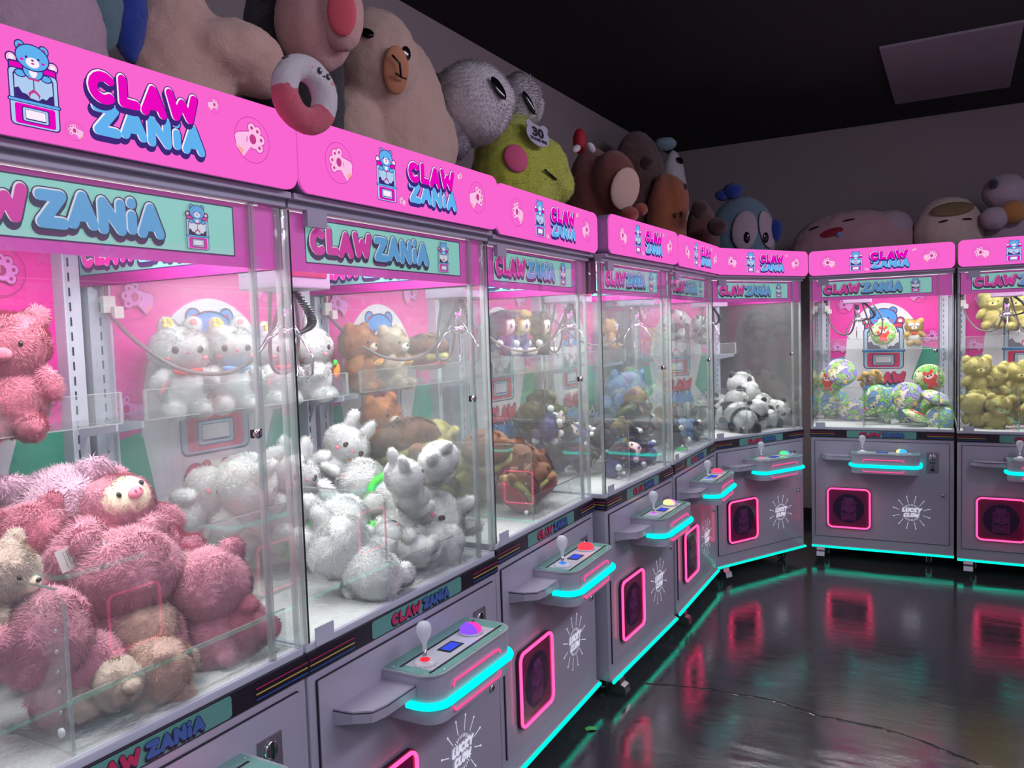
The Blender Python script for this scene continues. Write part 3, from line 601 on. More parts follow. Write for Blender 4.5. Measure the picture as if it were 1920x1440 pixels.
#PLUSH#
# ------------------------------------------------------------------ soft toys
def add_pile(me, n, length, width):
    """short combed tufts over the whole skin, shaded with the skin's own normals"""
    me.update(); V = [v.co.copy() for v in me.vertices]; NN = [v.normal.copy() for v in me.vertices]; F = [tuple(p.vertices) for p in me.polygons]
    ar = [p.area for p in me.polygons]; tot = sum(ar); rnd = random.Random(len(V)); nv, nf = list(V), list(F); nrm = list(NN); acc = 0.0
    for f, a in zip(F, ar):
        acc += n * a / tot
        while acc > 0:
            if acc < 1 and rnd.random() > acc: acc = 0; break
            acc -= 1; w = [rnd.random() for _ in f]; t = sum(w); P = Vector(); q = Vector()
            for i, x in zip(f, w): P += V[i] * (x / t); q += NN[i] * (x / t)
            q.normalize(); s1 = P * 7.0 * (.036 / length) ** .5
            comb = Vector((mnoise.noise(s1), mnoise.noise(s1 + Vector((9, 3, 1))), mnoise.noise(s1 + Vector((2, 7, 5))) - .35)); comb -= q * comb.dot(q); comb = comb.normalized() * .9
            rv = Vector((rnd.uniform(-1, 1), rnd.uniform(-1, 1), rnd.uniform(-1, 1))) * .5; rv -= q * rv.dot(q); d = (q * .62 + comb + rv).normalized(); sd = d.cross(q)
            if sd.length < .05: continue
            sd = sd.normalized() * width * .5; L_ = length * rnd.uniform(.6, 1.15); b = P - q * .003; k = len(nv)
            nv += [b - sd, b + sd, b + d * L_]; nf.append((k, k + 1, k + 2)); nt = (q + d * 1.0).normalized(); q2 = (q - d * .5 + rv * .6).normalized(); nrm += [q2, q2, nt]
    m2 = bpy.data.meshes.new(me.name); m2.from_pydata(nv, [], nf)
    for m in me.materials: m2.materials.append(m)
    m2.polygons.foreach_set('use_smooth', [True] * len(nf)); m2.update(); m2.normals_split_custom_set_from_vertices(nrm); return m2
def merged(name, ells, voxel, mat, disp=.012, dscale=9.0, smooth=3, parent=None, fuzz=None):
    """one continuous skin grown over overlapping ellipsoids, then tufted"""
    mb = MB()
    for e in ells:
        c, r = e[0], e[1]; rot = e[2] if len(e) > 2 else (0, 0, 0); mb.ell(c, r, mat, rot, 20, 12)
    o = mb.build(name)
    md = o.modifiers.new('r', 'REMESH'); md.mode = 'VOXEL'; md.voxel_size = voxel; md.use_smooth_shade = True
    ms = o.modifiers.new('s', 'SMOOTH'); ms.factor = .6; ms.iterations = smooth
    dg = bpy.context.evaluated_depsgraph_get(); dg.update()
    me = bpy.data.meshes.new_from_object(o.evaluated_get(dg)); me.name = name
    bpy.data.objects.remove(o)
    if disp:
        sd = random.uniform(0, 50); N = [v.normal.copy() for v in me.vertices]
        for v, nn in zip(me.vertices, N):
            p = v.co * dscale + Vector((sd, sd, sd))
            v.co += nn * disp * (mnoise.noise(p) + .6 * mnoise.noise(p * 2.7) + .4 * mnoise.noise(p * 6.1))
    for p in me.polygons: p.use_smooth = True
    if not me.materials: me.materials.append(mat)
    if fuzz is None: fuzz = (20000, .050, .008) if voxel > .0135 and parent is not None and not parent.get('smooth_pile') else False
    if fuzz: me = add_pile(me, *fuzz)
    q = bpy.data.objects.new(name, me); C.objects.link(q); q.parent = parent
    return q
def part(name, ells, mat, parent):
    mb = MB()
    for e in ells: mb.ell(e[0], e[1], mat, e[2] if len(e) > 2 else (0, 0, 0), 16, 10)
    return mb.build(name, parent)
def pair(name, x, y, z, r, mat, parent, rot=(0, 0, 0)):
    for s in (-1, 1): part(name, [((s * x, y, z), r, (rot[0], s * rot[1], s * rot[2]))], mat, parent)
EYE = plain('toy_eye_black', (.006, .004, .005), .08)
PKF = fur('fur_pink', srgb(242, 158, 180)); PKD = fur('fur_rose', srgb(234, 130, 154)); PKL = fur('fur_pale_pink', srgb(246, 196, 218)); PCH = fur('fur_peach', srgb(240, 196, 178)); CRM = fur('fur_cream', srgb(246, 226, 196), 50, .25)
WHT = fur('fur_white', srgb(250, 252, 250), 50, .3, .03); ORG = fur('fur_orange', srgb(232, 140, 46)); BRN = fur('fur_brown', srgb(164, 102, 50)); YLW = fur('fur_yellow', srgb(250, 234, 140)); DRK = fur('fur_black', srgb(50, 48, 58), 50)
BLU = fur('fur_sky', srgb(160, 200, 250)); PUR = fur('fur_violet', srgb(94, 82, 184)); OLV = fur('fur_olive', srgb(142, 132, 84)); RED = fur('fur_red', srgb(180, 50, 62)); TAN = fur('fur_tan', srgb(190, 140, 96)); GRN = fur('fur_green', srgb(110, 196, 60)); SKN = plain('toy_skin', srgb(246, 222, 206), .8)
CARROT = plain('orange_felt', srgb(240, 130, 40), .8); LEAF = plain('green_felt', srgb(70, 210, 70), .8); BLUSH = plain('blush_felt', srgb(240, 140, 150), .8); YFELT = plain('yellow_felt', srgb(245, 222, 60), .8); BOW = plain('red_felt', srgb(222, 60, 66), .8); BLUEF = plain('blue_felt', srgb(120, 160, 220), .8); VIOF = plain('violet_felt', srgb(150, 130, 210), .8); TAGM = plain('paper_tag', srgb(226, 224, 220), .6)
PROTO = {}
def rootp(n): return empty(n)
def paper_tag(root, loc, rot, sz=.16):
    mb = MB(); mb.M = Matrix.Translation(loc) @ Euler(rot).to_matrix().to_4x4(); mb.box(-sz * .5, sz * .5, -.004, .004, -sz * .7, sz * .7, TAGM)
    A = Art(mb, lambda u, z, h: (u, -.004 - h * 3, z), .0004)
    for i in range(7): A.poly(rrect(-sz * .38, sz * (.38 - .07 * (i * 37 % 3)), sz * (.45 - .14 * i) - .006, sz * (.45 - .14 * i) + .006, .002), DARK)
    return mb.build('paper_tag', root)
def make_piglet(n='piglet_plush', col=PKF, face=False, v=.016):
    r = rootp(n)
    merged('body', [((0, 0, .2), (.30, .27, .26)), ((0, 0, -.2), (.27, .25, .28)), ((-.26, -.07, -.08), (.09, .1, .15), (0, .5, 0)), ((.26, -.07, -.08), (.09, .1, .15), (0, -.5, 0)), ((-.14, -.16, -.40), (.11, .15, .1)), ((.14, -.16, -.40), (.11, .15, .1)), ((0, .25, -.28), (.06, .05, .05)), ((-.2, 0, .42), (.09, .05, .09), (0, -.4, 0)), ((.2, 0, .42), (.09, .05, .09), (0, .4, 0))], v, col, .010, 6, parent=r)
    if face:
        part('face_patch', [((0, -.14, .2), (.225, .155, .18))], CRM, r); part('snout', [((0, -.30, .17), (.065, .04, .045))], plain('snout_pink', srgb(240, 150, 170), .8), r)
        for s in (-1, 1): part('nostril', [((s * .022, -.337, .17), (.009, .006, .014))], BOW, r)
        pair('eye', .11, -.28, .22, (.019, .012, .022), EYE, r)
    else: pair('eye', .12, -.25, .22, (.018, .014, .022), EYE, r); part('snout', [((0, -.275, .15), (.07, .05, .05))], PKD, r)
    return r
def make_bunny(n='bunny_plush', acc=None, v=.016, ears=.17):
    r = rootp(n)
    merged('body', [((0, 0, .16), (.29, .25, .23)), ((0, 0, -.2), (.23, .21, .27)), ((-.12, 0, .36 + ears * .3), (.085, .06, ears), (0, -.12, 0)), ((.12, 0, .36 + ears * .3), (.085, .06, ears), (0, .12, 0)), ((-.23, -.1, -.12), (.07, .1, .12), (.5, .6, 0)), ((.23, -.1, -.12), (.07, .1, .12), (.5, -.6, 0)), ((-.13, -.12, -.42), (.1, .14, .09)), ((.13, -.12, -.42), (.1, .14, .09))], v, WHT, .008, 6, parent=r)
    pair('eye', .115, -.234, .16, (.034, .018, .036), plain('toy_eye_brown', srgb(70, 52, 48), .15), r); part('nose', [((0, -.255, .135), (.018, .012, .014))], BLUSH, r)
    pair('cheek', .17, -.2, .08, (.035, .012, .022), BLUSH, r, (0, 0, .5))
    if acc == 'carrot':
        part('carrot_bag', [((.16, -.26, -.14), (.06, .045, .1), (0, .5, 0))], CARROT, r); part('carrot_leaf', [((.1, -.26, -.04), (.045, .03, .04))], LEAF, r)
        mb = MB(); mb.tube([(.235 * math.cos(t), .20 * math.sin(t), -.02 - .1 * math.sin(t + .8)) for t in [i * PI / 10 for i in range(21)]], .014, CARROT, 6); mb.build('strap', r)
    if acc == 'scarf':
        mb = MB(); mb.tube([(.215 * math.cos(t), .19 * math.sin(t), -.035 + .01 * math.sin(5 * t)) for t in [i * PI / 14 for i in range(28)]], .038, LEAF, 8, True); mb.build('scarf', r); part('scarf_bow', [((-.07, -.2, -.08), (.06, .03, .05), (0, .4, 0)), ((.07, -.2, -.08), (.06, .03, .05), (0, -.4, 0))], LEAF, r)
    if acc in ('red', 'blue'):
        m = BOW if acc == 'red' else BLUEF
        part('collar', [((-.07, -.205, -.05), (.075, .03, .032), (0, .15, 0)), ((.07, -.205, -.05), (.075, .03, .032), (0, -.15, 0))], m, r)
        part('ear_flower', [((-.12 + .035 * math.cos(a), -.066, .42 + .035 * math.sin(a)), (.022, .012, .022)) for a in [k * 2 * PI / 5 for k in range(5)]], YFELT, r); part('ear_heart', [((.12, -.066, .43), (.035, .012, .03))], BLUSH, r)
        if acc == 'red': part('bag', [((-.22, -.17, -.17), (.035, .03, .09), (0, .4, 0))], BLUSH, r)
        else: part('paw_pad', [((-.25, -.2, -.1), (.03, .015, .03))], BLUSH, r)
    return r
def make_bear(n, col, muz, acc=None, v=.018, eye=EYE):
    r = rootp(n)
    merged('body', [((0, 0, .19), (.30, .25, .24)), ((0, 0, -.2), (.23, .21, .26)), ((-.21, 0, .38), (.09, .06, .09)), ((.21, 0, .38), (.09, .06, .09)), ((-.24, -.1, -.1), (.08, .1, .15), (.3, .6, 0)), ((.24, -.1, -.1), (.08, .1, .15), (.3, -.6, 0)), ((-.14, -.16, -.4), (.1, .16, .1)), ((.14, -.16, -.4), (.1, .16, .1))], v, col, .012, 8, parent=r)
    part('muzzle', [((0, -.215, .13), (.1, .07, .07))], muz, r); part('nose', [((0, -.285, .155), (.026, .016, .018))], EYE, r); pair('eye', .12, -.222, .2, (.022, .016, .026), eye, r)
    if acc == 'mask': 
        part('sleep_mask', [((-.09, -.235, .24), (.1, .03, .062)), ((.09, -.235, .24), (.1, .03, .062))], plain('mask_grey_blue', srgb(180, 190, 206), .7), r)
        part('shirt', [((0, 0, -.19), (.245, .225, .2))], plain('shirt_pale_blue', srgb(196, 212, 222), .8), r); part('bow', [((-.05, -.235, -.05), (.05, .02, .035)), ((.05, -.235, -.05), (.05, .02, .035))], BOW, r)
    if acc == 'food':
        part('bun', [((.08, -.27, -.08), (.1, .05, .035), (0, -.3, 0))], YFELT, r); part('sausage', [((.08, -.29, -.06), (.12, .03, .02), (0, -.3, 0))], CARROT, r)
    if acc == 'tag': paper_tag(r, (.1, -.27, .3), (.3, .2, .3))
    return r
def make_panda(n='panda_plush', acc=None):
    r = rootp(n)
    merged('body', [((0, 0, .19), (.30, .25, .24)), ((0, 0, -.2), (.25, .22, .25))], .018, WHT, .008, 6, parent=r)
    merged('arms', [((-.25, -.1, -.07), (.085, .11, .16), (.3, .6, 0)), ((.25, -.1, -.07), (.085, .11, .16), (.3, -.6, 0)), ((0, .0, -.03), (.26, .23, .09))], .02, DRK, .01, 8, parent=r)
    pair('leg', .15, -.17, -.38, (.11, .17, .11), DRK, r); pair('ear', .21, 0, .4, (.09, .055, .085), DRK, r)
    pair('eye_patch', .12, -.21, .2, (.055, .04, .07), DRK, r, (0, .5, 0)); pair('eye', .115, -.245, .21, (.016, .012, .02), WHT, r); part('nose', [((0, -.255, .14), (.028, .018, .02))], EYE, r)
    if acc: part('green_suit', [((0, .02, -.2), (.262, .24, .2))], GRN, r)
    return r
def make_doll(n, hair, dress):
    r = rootp(n)
    merged('body', [((0, 0, -.22), (.2, .17, .2)), ((-.24, -.04, -.12), (.07, .08, .16), (0, .9, 0)), ((.24, -.04, -.12), (.07, .08, .16), (0, -.9, 0)), ((-.11, -.14, -.36), (.08, .14, .08)), ((.11, -.14, -.36), (.08, .14, .08))], .02, dress, .006, 8, parent=r)
    part('head', [((0, -.02, .16), (.25, .21, .22))], SKN, r)
    merged('hair', [((0, .045, .2), (.285, .235, .25)), ((-.1, -.14, .36), (.12, .1, .07), (0, .3, 0)), ((.12, -.13, .35), (.11, .1, .07), (0, -.3, 0)), ((-.24, -.08, .12), (.06, .08, .16)), ((.24, -.08, .12), (.06, .08, .16))], .022, hair, .012, 10, parent=r)
    pair('eye', .095, -.215, .14, (.038, .016, .05), plain('doll_eye', srgb(96, 76, 150), .2), r); pair('eye_glint', .085, -.232, .16, (.011, .005, .014), P_WHITE, r)
    for s in (-1, 1):
        part('pompom', [((s * .36, -.07, -.2), (.075, .075, .075))], WHT, r); part('pompom', [((s * .12, -.27, -.36), (.075, .075, .075))], WHT, r)
    return r
def make_burger(n='burger_plush'):
    r = rootp(n)
    merged('bun', [((0, 0, .12), (.40, .36, .22)), ((-.22, -.05, .3), (.06, .05, .06)), ((.22, -.05, .3), (.06, .05, .06))], .02, BRN, .012, 8, parent=r)
    merged('cheese', [((0, 0, -.02), (.415, .375, .09)), ((.2, -.24, -.06), (.12, .12, .07))], .022, YLW, .006, 6, parent=r)
    part('patty', [((0, 0, -.14), (.38, .34, .12))], RED, r); pair('eye', .13, -.335, .1, (.02, .014, .024), EYE, r); part('nose', [((0, -.36, .07), (.03, .02, .022))], EYE, r)
    part('hand', [((-.43, -.04, -.02), (.1, .09, .07))], BRN, r); part('hand', [((.43, -.04, -.02), (.1, .09, .07))], BRN, r); part('side_tag', [((.33, .18, .03), (.1, .04, .06))], YFELT, r)
    return r
def patterned(name, cols, scale):
    if name in MATS: return MATS[name]
    m, nt, b, out = newmat(name); L = nt.links.new; N = nt.nodes.new; b.inputs['Roughness'].default_value = .85
    tc = N('ShaderNodeTexCoord'); v = N('ShaderNodeTexVoronoi'); v.inputs['Scale'].default_value = scale; n = N('ShaderNodeTexNoise'); n.inputs['Scale'].default_value = 6
    mx = N('ShaderNodeMix'); mx.data_type = 'VECTOR'; mx.inputs[0].default_value = .25; L(tc.outputs['Object'], mx.inputs[4]); L(n.outputs['Color'], mx.inputs[5]); L(tc.outputs['Object'], n.inputs['Vector']); L(mx.outputs[1], v.inputs['Vector'])
    sp = N('ShaderNodeSeparateColor'); L(v.outputs['Color'], sp.inputs[0]); cr = N('ShaderNodeValToRGB'); cr.color_ramp.interpolation = 'CONSTANT'
    while len(cr.color_ramp.elements) < len(cols): cr.color_ramp.elements.new(.5)
    for i, c in enumerate(cols): cr.color_ramp.elements[i].position = i / len(cols); cr.color_ramp.elements[i].color = (*c, 1)
    L(sp.outputs[0], cr.inputs[0])
    n2 = N('ShaderNodeTexVoronoi'); n2.feature = 'DISTANCE_TO_EDGE'; n2.inputs['Scale'].default_value = scale; L(mx.outputs[1], n2.inputs['Vector'])
    lt = N('ShaderNodeMath'); lt.operation = 'LESS_THAN'; lt.inputs[1].default_value = .03; L(n2.outputs[0], lt.inputs[0])
    m2 = N('ShaderNodeMix'); m2.data_type = 'RGBA'; L(lt.outputs[0], m2.inputs[0]); L(cr.outputs[0], m2.inputs[6]); m2.inputs[7].default_value = (.08, .07, .12, 1); L(m2.outputs[2], b.inputs['Base Color'])
    MATS[name] = m; return m
def make_cushion(n, mat, rim, motif=None):
    r = rootp(n); prof = [(.001, -.16), (.2, -.15), (.36, -.11), (.45, -.05), (.48, 0), (.45, .05), (.36, .11), (.2, .15), (.001, .16)]
    mb = MB(); mb.M = Matrix.Rotation(PI / 2, 4, 'X'); mb.lathe(prof, mat, seg=28); mb.build('cover', r)
    mb = MB(); mb.tube([(.48 * math.cos(2 * PI * i / 30), 0, .48 * math.sin(2 * PI * i / 30)) for i in range(30)], .016, rim, 6, True); mb.build('piping', r)
    if motif:
        mb = MB(); A = Art(mb, lambda u, z, h: (u, -.168 - h + .5 * (u * u + z * z) * .55, z), .0006)
        A.poly(circ(0, -.08, .15, .17), motif)
        for s in (-1, 1): A.poly(circ(s * .16, .02, .07, .1), motif); A.poly(circ(s * .1, -.26, .07, .08), motif); A.poly(circ(s * .11, .24, .06), motif)
        A.poly(circ(0, .13, .15, .12), SKN); A.poly(circ(0, .19, .14, .05), motif)
        for s in (-1, 1): A.poly(circ(s * .055, .11, .028), EYE)
        mb.build('printed_animal', r)
    return r
PROTO['pig'] = make_piglet(); PROTO['pigface'] = make_piglet(face=True); PROTO['pigdark'] = make_piglet(col=PKD)
PROTO['bun'] = make_bunny(); PROTO['buncar'] = make_bunny(acc='carrot'); PROTO['bunscarf'] = make_bunny(acc='scarf'); PROTO['bunred'] = make_bunny(acc='red', ears=.10); PROTO['bunblue'] = make_bunny(acc='blue', ears=.10)
PROTO['fox'] = make_bear('red_panda_plush', ORG, CRM, 'food'); PROTO['dog'] = make_bear('puppy_plush', CRM, WHT, 'food'); PROTO['burger'] = make_burger()
PROTO['yellow'] = make_bear('bear_plush', YLW, YLW); PROTO['blue'] = make_bear('bear_plush', BLU, WHT); PROTO['brown'] = make_bear('bear_plush', BRN, TAN); PROTO['monkey'] = make_bear('monkey_plush', TAN, CRM); PROTO['olive'] = make_bear('bear_plush', OLV, OLV)
PROTO['mask'] = make_bear('bear_plush', fur('fur_honey', srgb(244, 204, 110)), CRM, 'mask'); PROTO['panda'] = make_panda(); PROTO['pandagreen'] = make_panda(acc=1)
PROTO['doll'] = make_doll('doll_plush', DRK, PUR); PROTO['dollblond'] = make_doll('doll_plush', fur('hair_blond', srgb(250, 210, 60)), PUR); PROTO['dolldark'] = make_doll('doll_plush', OLV, DRK); PROTO['dollblack'] = make_doll('doll_plush', DRK, DRK)
PR1 = patterned('print_violet', [srgb(150, 140, 210), srgb(240, 226, 140), srgb(150, 200, 110), srgb(240, 230, 214), srgb(176, 168, 220)], 9); PR2 = patterned('print_green', [srgb(150, 214, 96), srgb(110, 160, 210), srgb(236, 232, 190), srgb(150, 200, 130)], 9); PR3 = patterned('print_leaf', [srgb(170, 220, 110), srgb(230, 236, 180), srgb(130, 200, 90)], 7)
PROTO['cushv'] = make_cushion('round_cushion', PR1, VIOF, None); PROTO['cushg'] = make_cushion('round_cushion', PR2, LEAF); PROTO['cushr'] = make_cushion('round_cushion', PR3, plain('cream_piping', srgb(236, 226, 190), .8), plain('red_print', srgb(226, 70, 60), .8))
KIND = dict(pig='pink piglet plush', pigface='cream-faced pink piglet plush', pigdark='deep pink piglet plush', bun='white bunny plush', buncar='white bunny plush with orange carrot bag', bunscarf='white bunny plush with green scarf', fox='orange red-panda plush', dog='cream puppy plush', burger='brown and yellow burger plush', yellow='yellow bear plush', blue='sky blue bear plush', brown='brown bear plush', monkey='tan monkey plush', olive='olive bear plush', mask='honey bear plush in sleep mask',
            panda='black and white panda plush', pandagreen='panda plush in green suit', doll='black-haired violet doll plush with pompoms', dollblond='blond doll plush', dolldark='olive-haired dark doll plush with pompoms', dollblack='black doll plush with pompoms', cushv='violet and yellow printed round cushion', cushg='green and blue printed round cushion', cushr='leaf-green round cushion with red animal')
CAT = {'cushv': 'cushion', 'cushg': 'cushion', 'cushr': 'cushion'}
USED = set(); PILED = {}
def R_of(i): x, y, a = (MACH + OPP)[i]; return Matrix.Translation((x, y, 0)) @ Matrix.Rotation(math.radians(a), 4, 'Z')
def place(kind, i, p, size, rot, label=None, group=None, local=True):
    """p in machine i's own axes; rot euler (deg) in machine axes"""
    pr = PROTO[kind]
    o = copy_tree(pr) if kind in USED else pr
    USED.add(kind)
    M = (R_of(i) if local else Matrix()) @ Matrix.Translation(p) @ Euler([math.radians(q) for q in rot]).to_matrix().to_4x4() @ Matrix.Scale(size, 4)
    o.location = M.to_translation(); o.rotation_euler = M.to_euler(); o.scale = (size,) * 3
    tag(o, label, CAT.get(kind, 'plush toy'), group)
    if not label: PILED.setdefault((i, kind), []).append(o)
    return o
def loc_on(i, px, py, ly):
    Rm = R_of(i); ey = (Rm.to_3x3() @ Vector((0, 1, 0))); p0 = Rm @ Vector((0, ly, 0)); d = ray(px, py); t = (p0 - CAM_POS).dot(ey) / d.dot(ey)
    q = Rm.inverted() @ (CAM_POS + d * t); return Vector((q.x, ly, q.z))
def hero(kind, i, px, py, ly, size, rot, label, group=None):
    p = loc_on(i, px, py, ly); e = .36 * size
    p.x = min(max(p.x, .015 + e), .825 - e); p.z = max(p.z, .885 + e * .9 if ly < .55 or p.z < 1.3 else 1.38 + size * .44)
    return place(kind, i, p, size, rot, label, group)
def pile(i, kinds, n, rad, heroes, lid, seed, x0=.34, scale=1.0, shown=None):
    """drop n soft balls of radius rad into the chamber around the heroes and let them settle"""
    rnd = random.Random(seed); B = []
    for k in range(n): B.append([Vector((rnd.uniform(x0 + rad, .83 - rad), rnd.uniform(.05 + rad, .71 - rad * .8), .9 + rad + (lid - .9 - rad) * k / n)), rad * rnd.uniform(.9, 1.08)])
    Hs = [(Vector(h[0]), h[1]) for h in heroes]
    for it in range(260):
        for b in B: b[0].z -= .004
        for a in range(len(B)):
            for c in range(a + 1, len(B)):
                d = B[a][0] - B[c][0]; L_ = d.length or 1e-4; m = (B[a][1] + B[c][1]) * .93 - L_
                if m > 0: d *= m / L_ * .5; B[a][0] += d; B[c][0] -= d
            for h in Hs:
                d = B[a][0] - h[0]; L_ = d.length or 1e-4; m = (B[a][1] + h[1]) * .93 - L_
                if m > 0: B[a][0] += d * (m / L_)
            p, r = B[a]; p.x = min(max(p.x, (x0 if p.y < .36 + r else .06) + r * .9), .835 - r * .95); p.y = min(max(p.y, .045 + r * .9), .72 - r * .8); p.z = max(p.z, .885 + r * .85)
    for p, r in B:
        if p.z > lid + .04: continue
        place(kinds[rnd.randrange(len(kinds))], i, p, r * 2.27 * scale, (rnd.uniform(-70, 60), rnd.uniform(-60, 60), rnd.uniform(-70, 200)))
G1, G2, G3, G4 = 'pink piglet plush in the nearest machine', 'white bunny plush in the second machine', 'burger and animal plush in the third machine', 'dolls in the fourth machine'
hs = []
def H1(*a, r=.1):
    o = hero(*a); hs.append((R_of(a[1]).inverted() @ o.location, r)); return o
# --- nearest machine: pink piglets
hs = []
PROTO['pale'] = make_piglet('round_plush', PKL); KIND['pale'] = 'pale pink round plush'
H1('pale', 0, 205, 1010, .56, .44, (-20, 8, 150), 'large pale pink round plush behind the cream-faced piglet in the nearest machine', G1, r=.14)
H1('pigface', 0, 268, 985, .40, .30, (-35, -14, 8), 'pink piglet plush with cream face and snout lying on top of the nearest pile', G1, r=.11)
o = H1('pig', 0, 250, 1140, .20, .35, (12, 0, 172), 'pink piglet plush seen from behind, upright at the front of the nearest pile', G1, r=.12)
H1('pig', 0, 155, 1120, .34, .36, (15, -20, 190), 'pink piglet plush turned away with a white paper tag, left of the upright one', G1, r=.12)
H1('pig', 0, 415, 1040, .30, .36, (70, 30, 160), 'pink piglet plush lying on its belly against the right-hand glass', G1, r=.12)
H1('pig', 0, 405, 1180, .14, .30, (5, 5, 150), 'pink piglet plush standing low behind the front glass with ears up', G1, r=.1)
H1('pigdark', 0, 60, 1060, .40, .28, (20, 10, 140), 'deep pink plush at the left picture edge above the drop chute', G1, r=.1)
PROTO['cream'] = make_bear('bear_plush', fur('fur_ivory', srgb(240, 214, 196)), CRM); H1('cream', 0, 0, 1130, .22, .25, (0, 0, 30), 'ivory plush with pink cheeks cut off by the left picture edge', G1, r=.1)
H1('pig', 0, 120, 1230, .16, .30, (20, 30, 215), 'light pink piglet plush slumped inside the drop chute corner of the nearest machine', G1, r=.1)
PROTO['pch'] = make_piglet('round_plush', PCH); H1('pch', 0, 285, 1285, .12, .24, (60, 0, 160), 'peach plush at the bottom of the nearest pile behind the front glass', G1, r=.09)
H1('cream', 0, 190, 1370, .10, .18, (80, 0, 40), 'small whitish plush on the chamber floor beside the drop chute', G1, r=.06)
def slip(root, px, py, ly, ang, sz=.035):
    q = R_of(0) @ loc_on(0, px, py, ly); t = paper_tag(None, (0, 0, 0), (0, 0, 0), 1.0); t.scale = (sz,) * 3; bpy.context.view_layer.update()
    M = Matrix.Translation(q) @ Matrix.Rotation(math.radians(55), 4, 'Z') @ Matrix.Rotation(math.radians(ang), 4, 'Y') @ Matrix.Rotation(math.radians(-25), 4, 'X') @ Matrix.Scale(sz, 4)
    bpy.context.view_layer.update(); t.parent = root; t.matrix_parent_inverse = root.matrix_world.inverted(); t.matrix_basis = M
slip(o, 328, 1062, .17, -25, .05); slip(o, 140, 1042, .24, 75, .045)
pile(0, ['pig', 'pigdark'], 9, .105, hs, 1.16, 3)
hero('pigdark', 0, 15, 705, .60, .30, (0, 0, -35), 'coral piglet plush sitting on the display shelf at the left picture edge', G1)
# --- second machine: white bunnies
hs = []
hero('bunred', 1, 340, 690, .62, .285, (0, 0, -22), 'white bunny plush with red collar, first from left on the second machine shelf', 'bunnies on the shelf of the second machine')
hero('bunblue', 1, 430, 690, .62, .285, (0, 0, -22), 'white bunny plush with blue collar, second from left on the second machine shelf', 'bunnies on the shelf of the second machine')
hero('bunred', 1, 515, 690, .62, .27, (0, 0, -5), 'white bunny plush behind the claw, third on the second machine shelf', 'bunnies on the shelf of the second machine')
hero('buncar', 1, 588, 690, .62, .27, (0, 0, 30), 'white bunny plush with orange strap, last at the right of the second machine shelf', 'bunnies on the shelf of the second machine')
H1('buncar', 1, 655, 850, .52, .27, (10, 35, -25), 'white bunny plush with carrot, sitting highest at the back of the white pile', G2, r=.1)
H1('bunscarf', 1, 760, 905, .36, .33, (65, -20, 200), 'white bunny plush with green scarf lying face down in the middle of the white pile', G2, r=.12)
H1('bun', 1, 850, 945, .24, .30, (60, 30, 160), 'white bunny plush leaning on the right-hand glass of the white pile', G2, r=.11)
H1('bunscarf', 1, 660, 1020, .28, .32, (30, 20, 190), 'white bunny plush beside the drop chute with a green bow below it', G2, r=.12)
H1('buncar', 1, 800, 1010, .16, .30, (20, 80, -30), 'white bunny plush lying on its side with an orange carrot near the front glass', G2, r=.11)
H1('bun', 1, 440, 925, .50, .32, (50, -20, 30), 'white bunny plush piled at the back left, seen through the nearest machine', G2, r=.12)
H1('bun', 1, 370, 945, .56, .28, (20, 60, 10), 'white bunny plush lowest at the far left, seen through the nearest machine', G2, r=.1)
H1('bun', 1, 545, 920, .46, .28, (0, 10, -10), 'white bunny plush with upright ears behind the clear corner strips', G2, r=.1)
H1('bun', 1, 665, 1120, .13, .31, (30, 50, 140), 'white bunny plush lowest at the chute wall near the front glass of the second machine', G2, r=.11)
H1('bun', 1, 850, 1050, .13, .30, (50, -30, 160), 'white bunny plush lowest right behind the retaining panel', G2, r=.1)
pile(1, ['bun', 'bun', 'bunscarf', 'bun'], 14, .105, hs, 1.14, 5)
# --- third machine: burgers and foxes
hs = []
hero('fox', 2, 672, 680, .63, .27, (0, 0, 10), 'orange red-panda plush holding a hot dog on the third machine shelf', 'animals on the shelf of the third machine')
hero('dog', 2, 735, 690, .63, .26, (0, 0, 5), 'cream puppy plush with burger on the third machine shelf', 'animals on the shelf of the third machine')
hero('burger', 2, 800, 680, .62, .25, (0, 0, 20), 'brown burger plush with red base on the third machine shelf', 'animals on the shelf of the third machine')
H1('fox', 2, 715, 805, .55, .28, (0, 0, -5), 'orange red-panda plush peeking up at the back of the third machine pile', G3, r=.1)
H1('burger', 2, 750, 850, .42, .34, (-15, 10, 40), 'brown burger plush piled in front of the peeking red panda', G3, r=.11)
H1('yellow', 2, 800, 835, .52, .28, (60, 0, 60), 'yellow plush lying on top at the back of the third machine', G3, r=.1)
H1('burger', 2, 985, 885, .30, .34, (10, -15, 30), 'brown burger plush with yellow layer leaning on the glass near the drop chute', G3, r=.12)
H1('yellow', 2, 890, 905, .40, .32, (30, 30, 10), 'yellow plush wedged behind the drop chute of the third machine', G3, r=.11)
H1('brown', 2, 1045, 925, .22, .26, (30, 60, 30), 'brown plush lying at the right-hand end of the third machine pile', G3, r=.09)
pile(2, ['burger', 'yellow', 'yellow', 'burger'], 8, .105, hs, 1.08, 8)
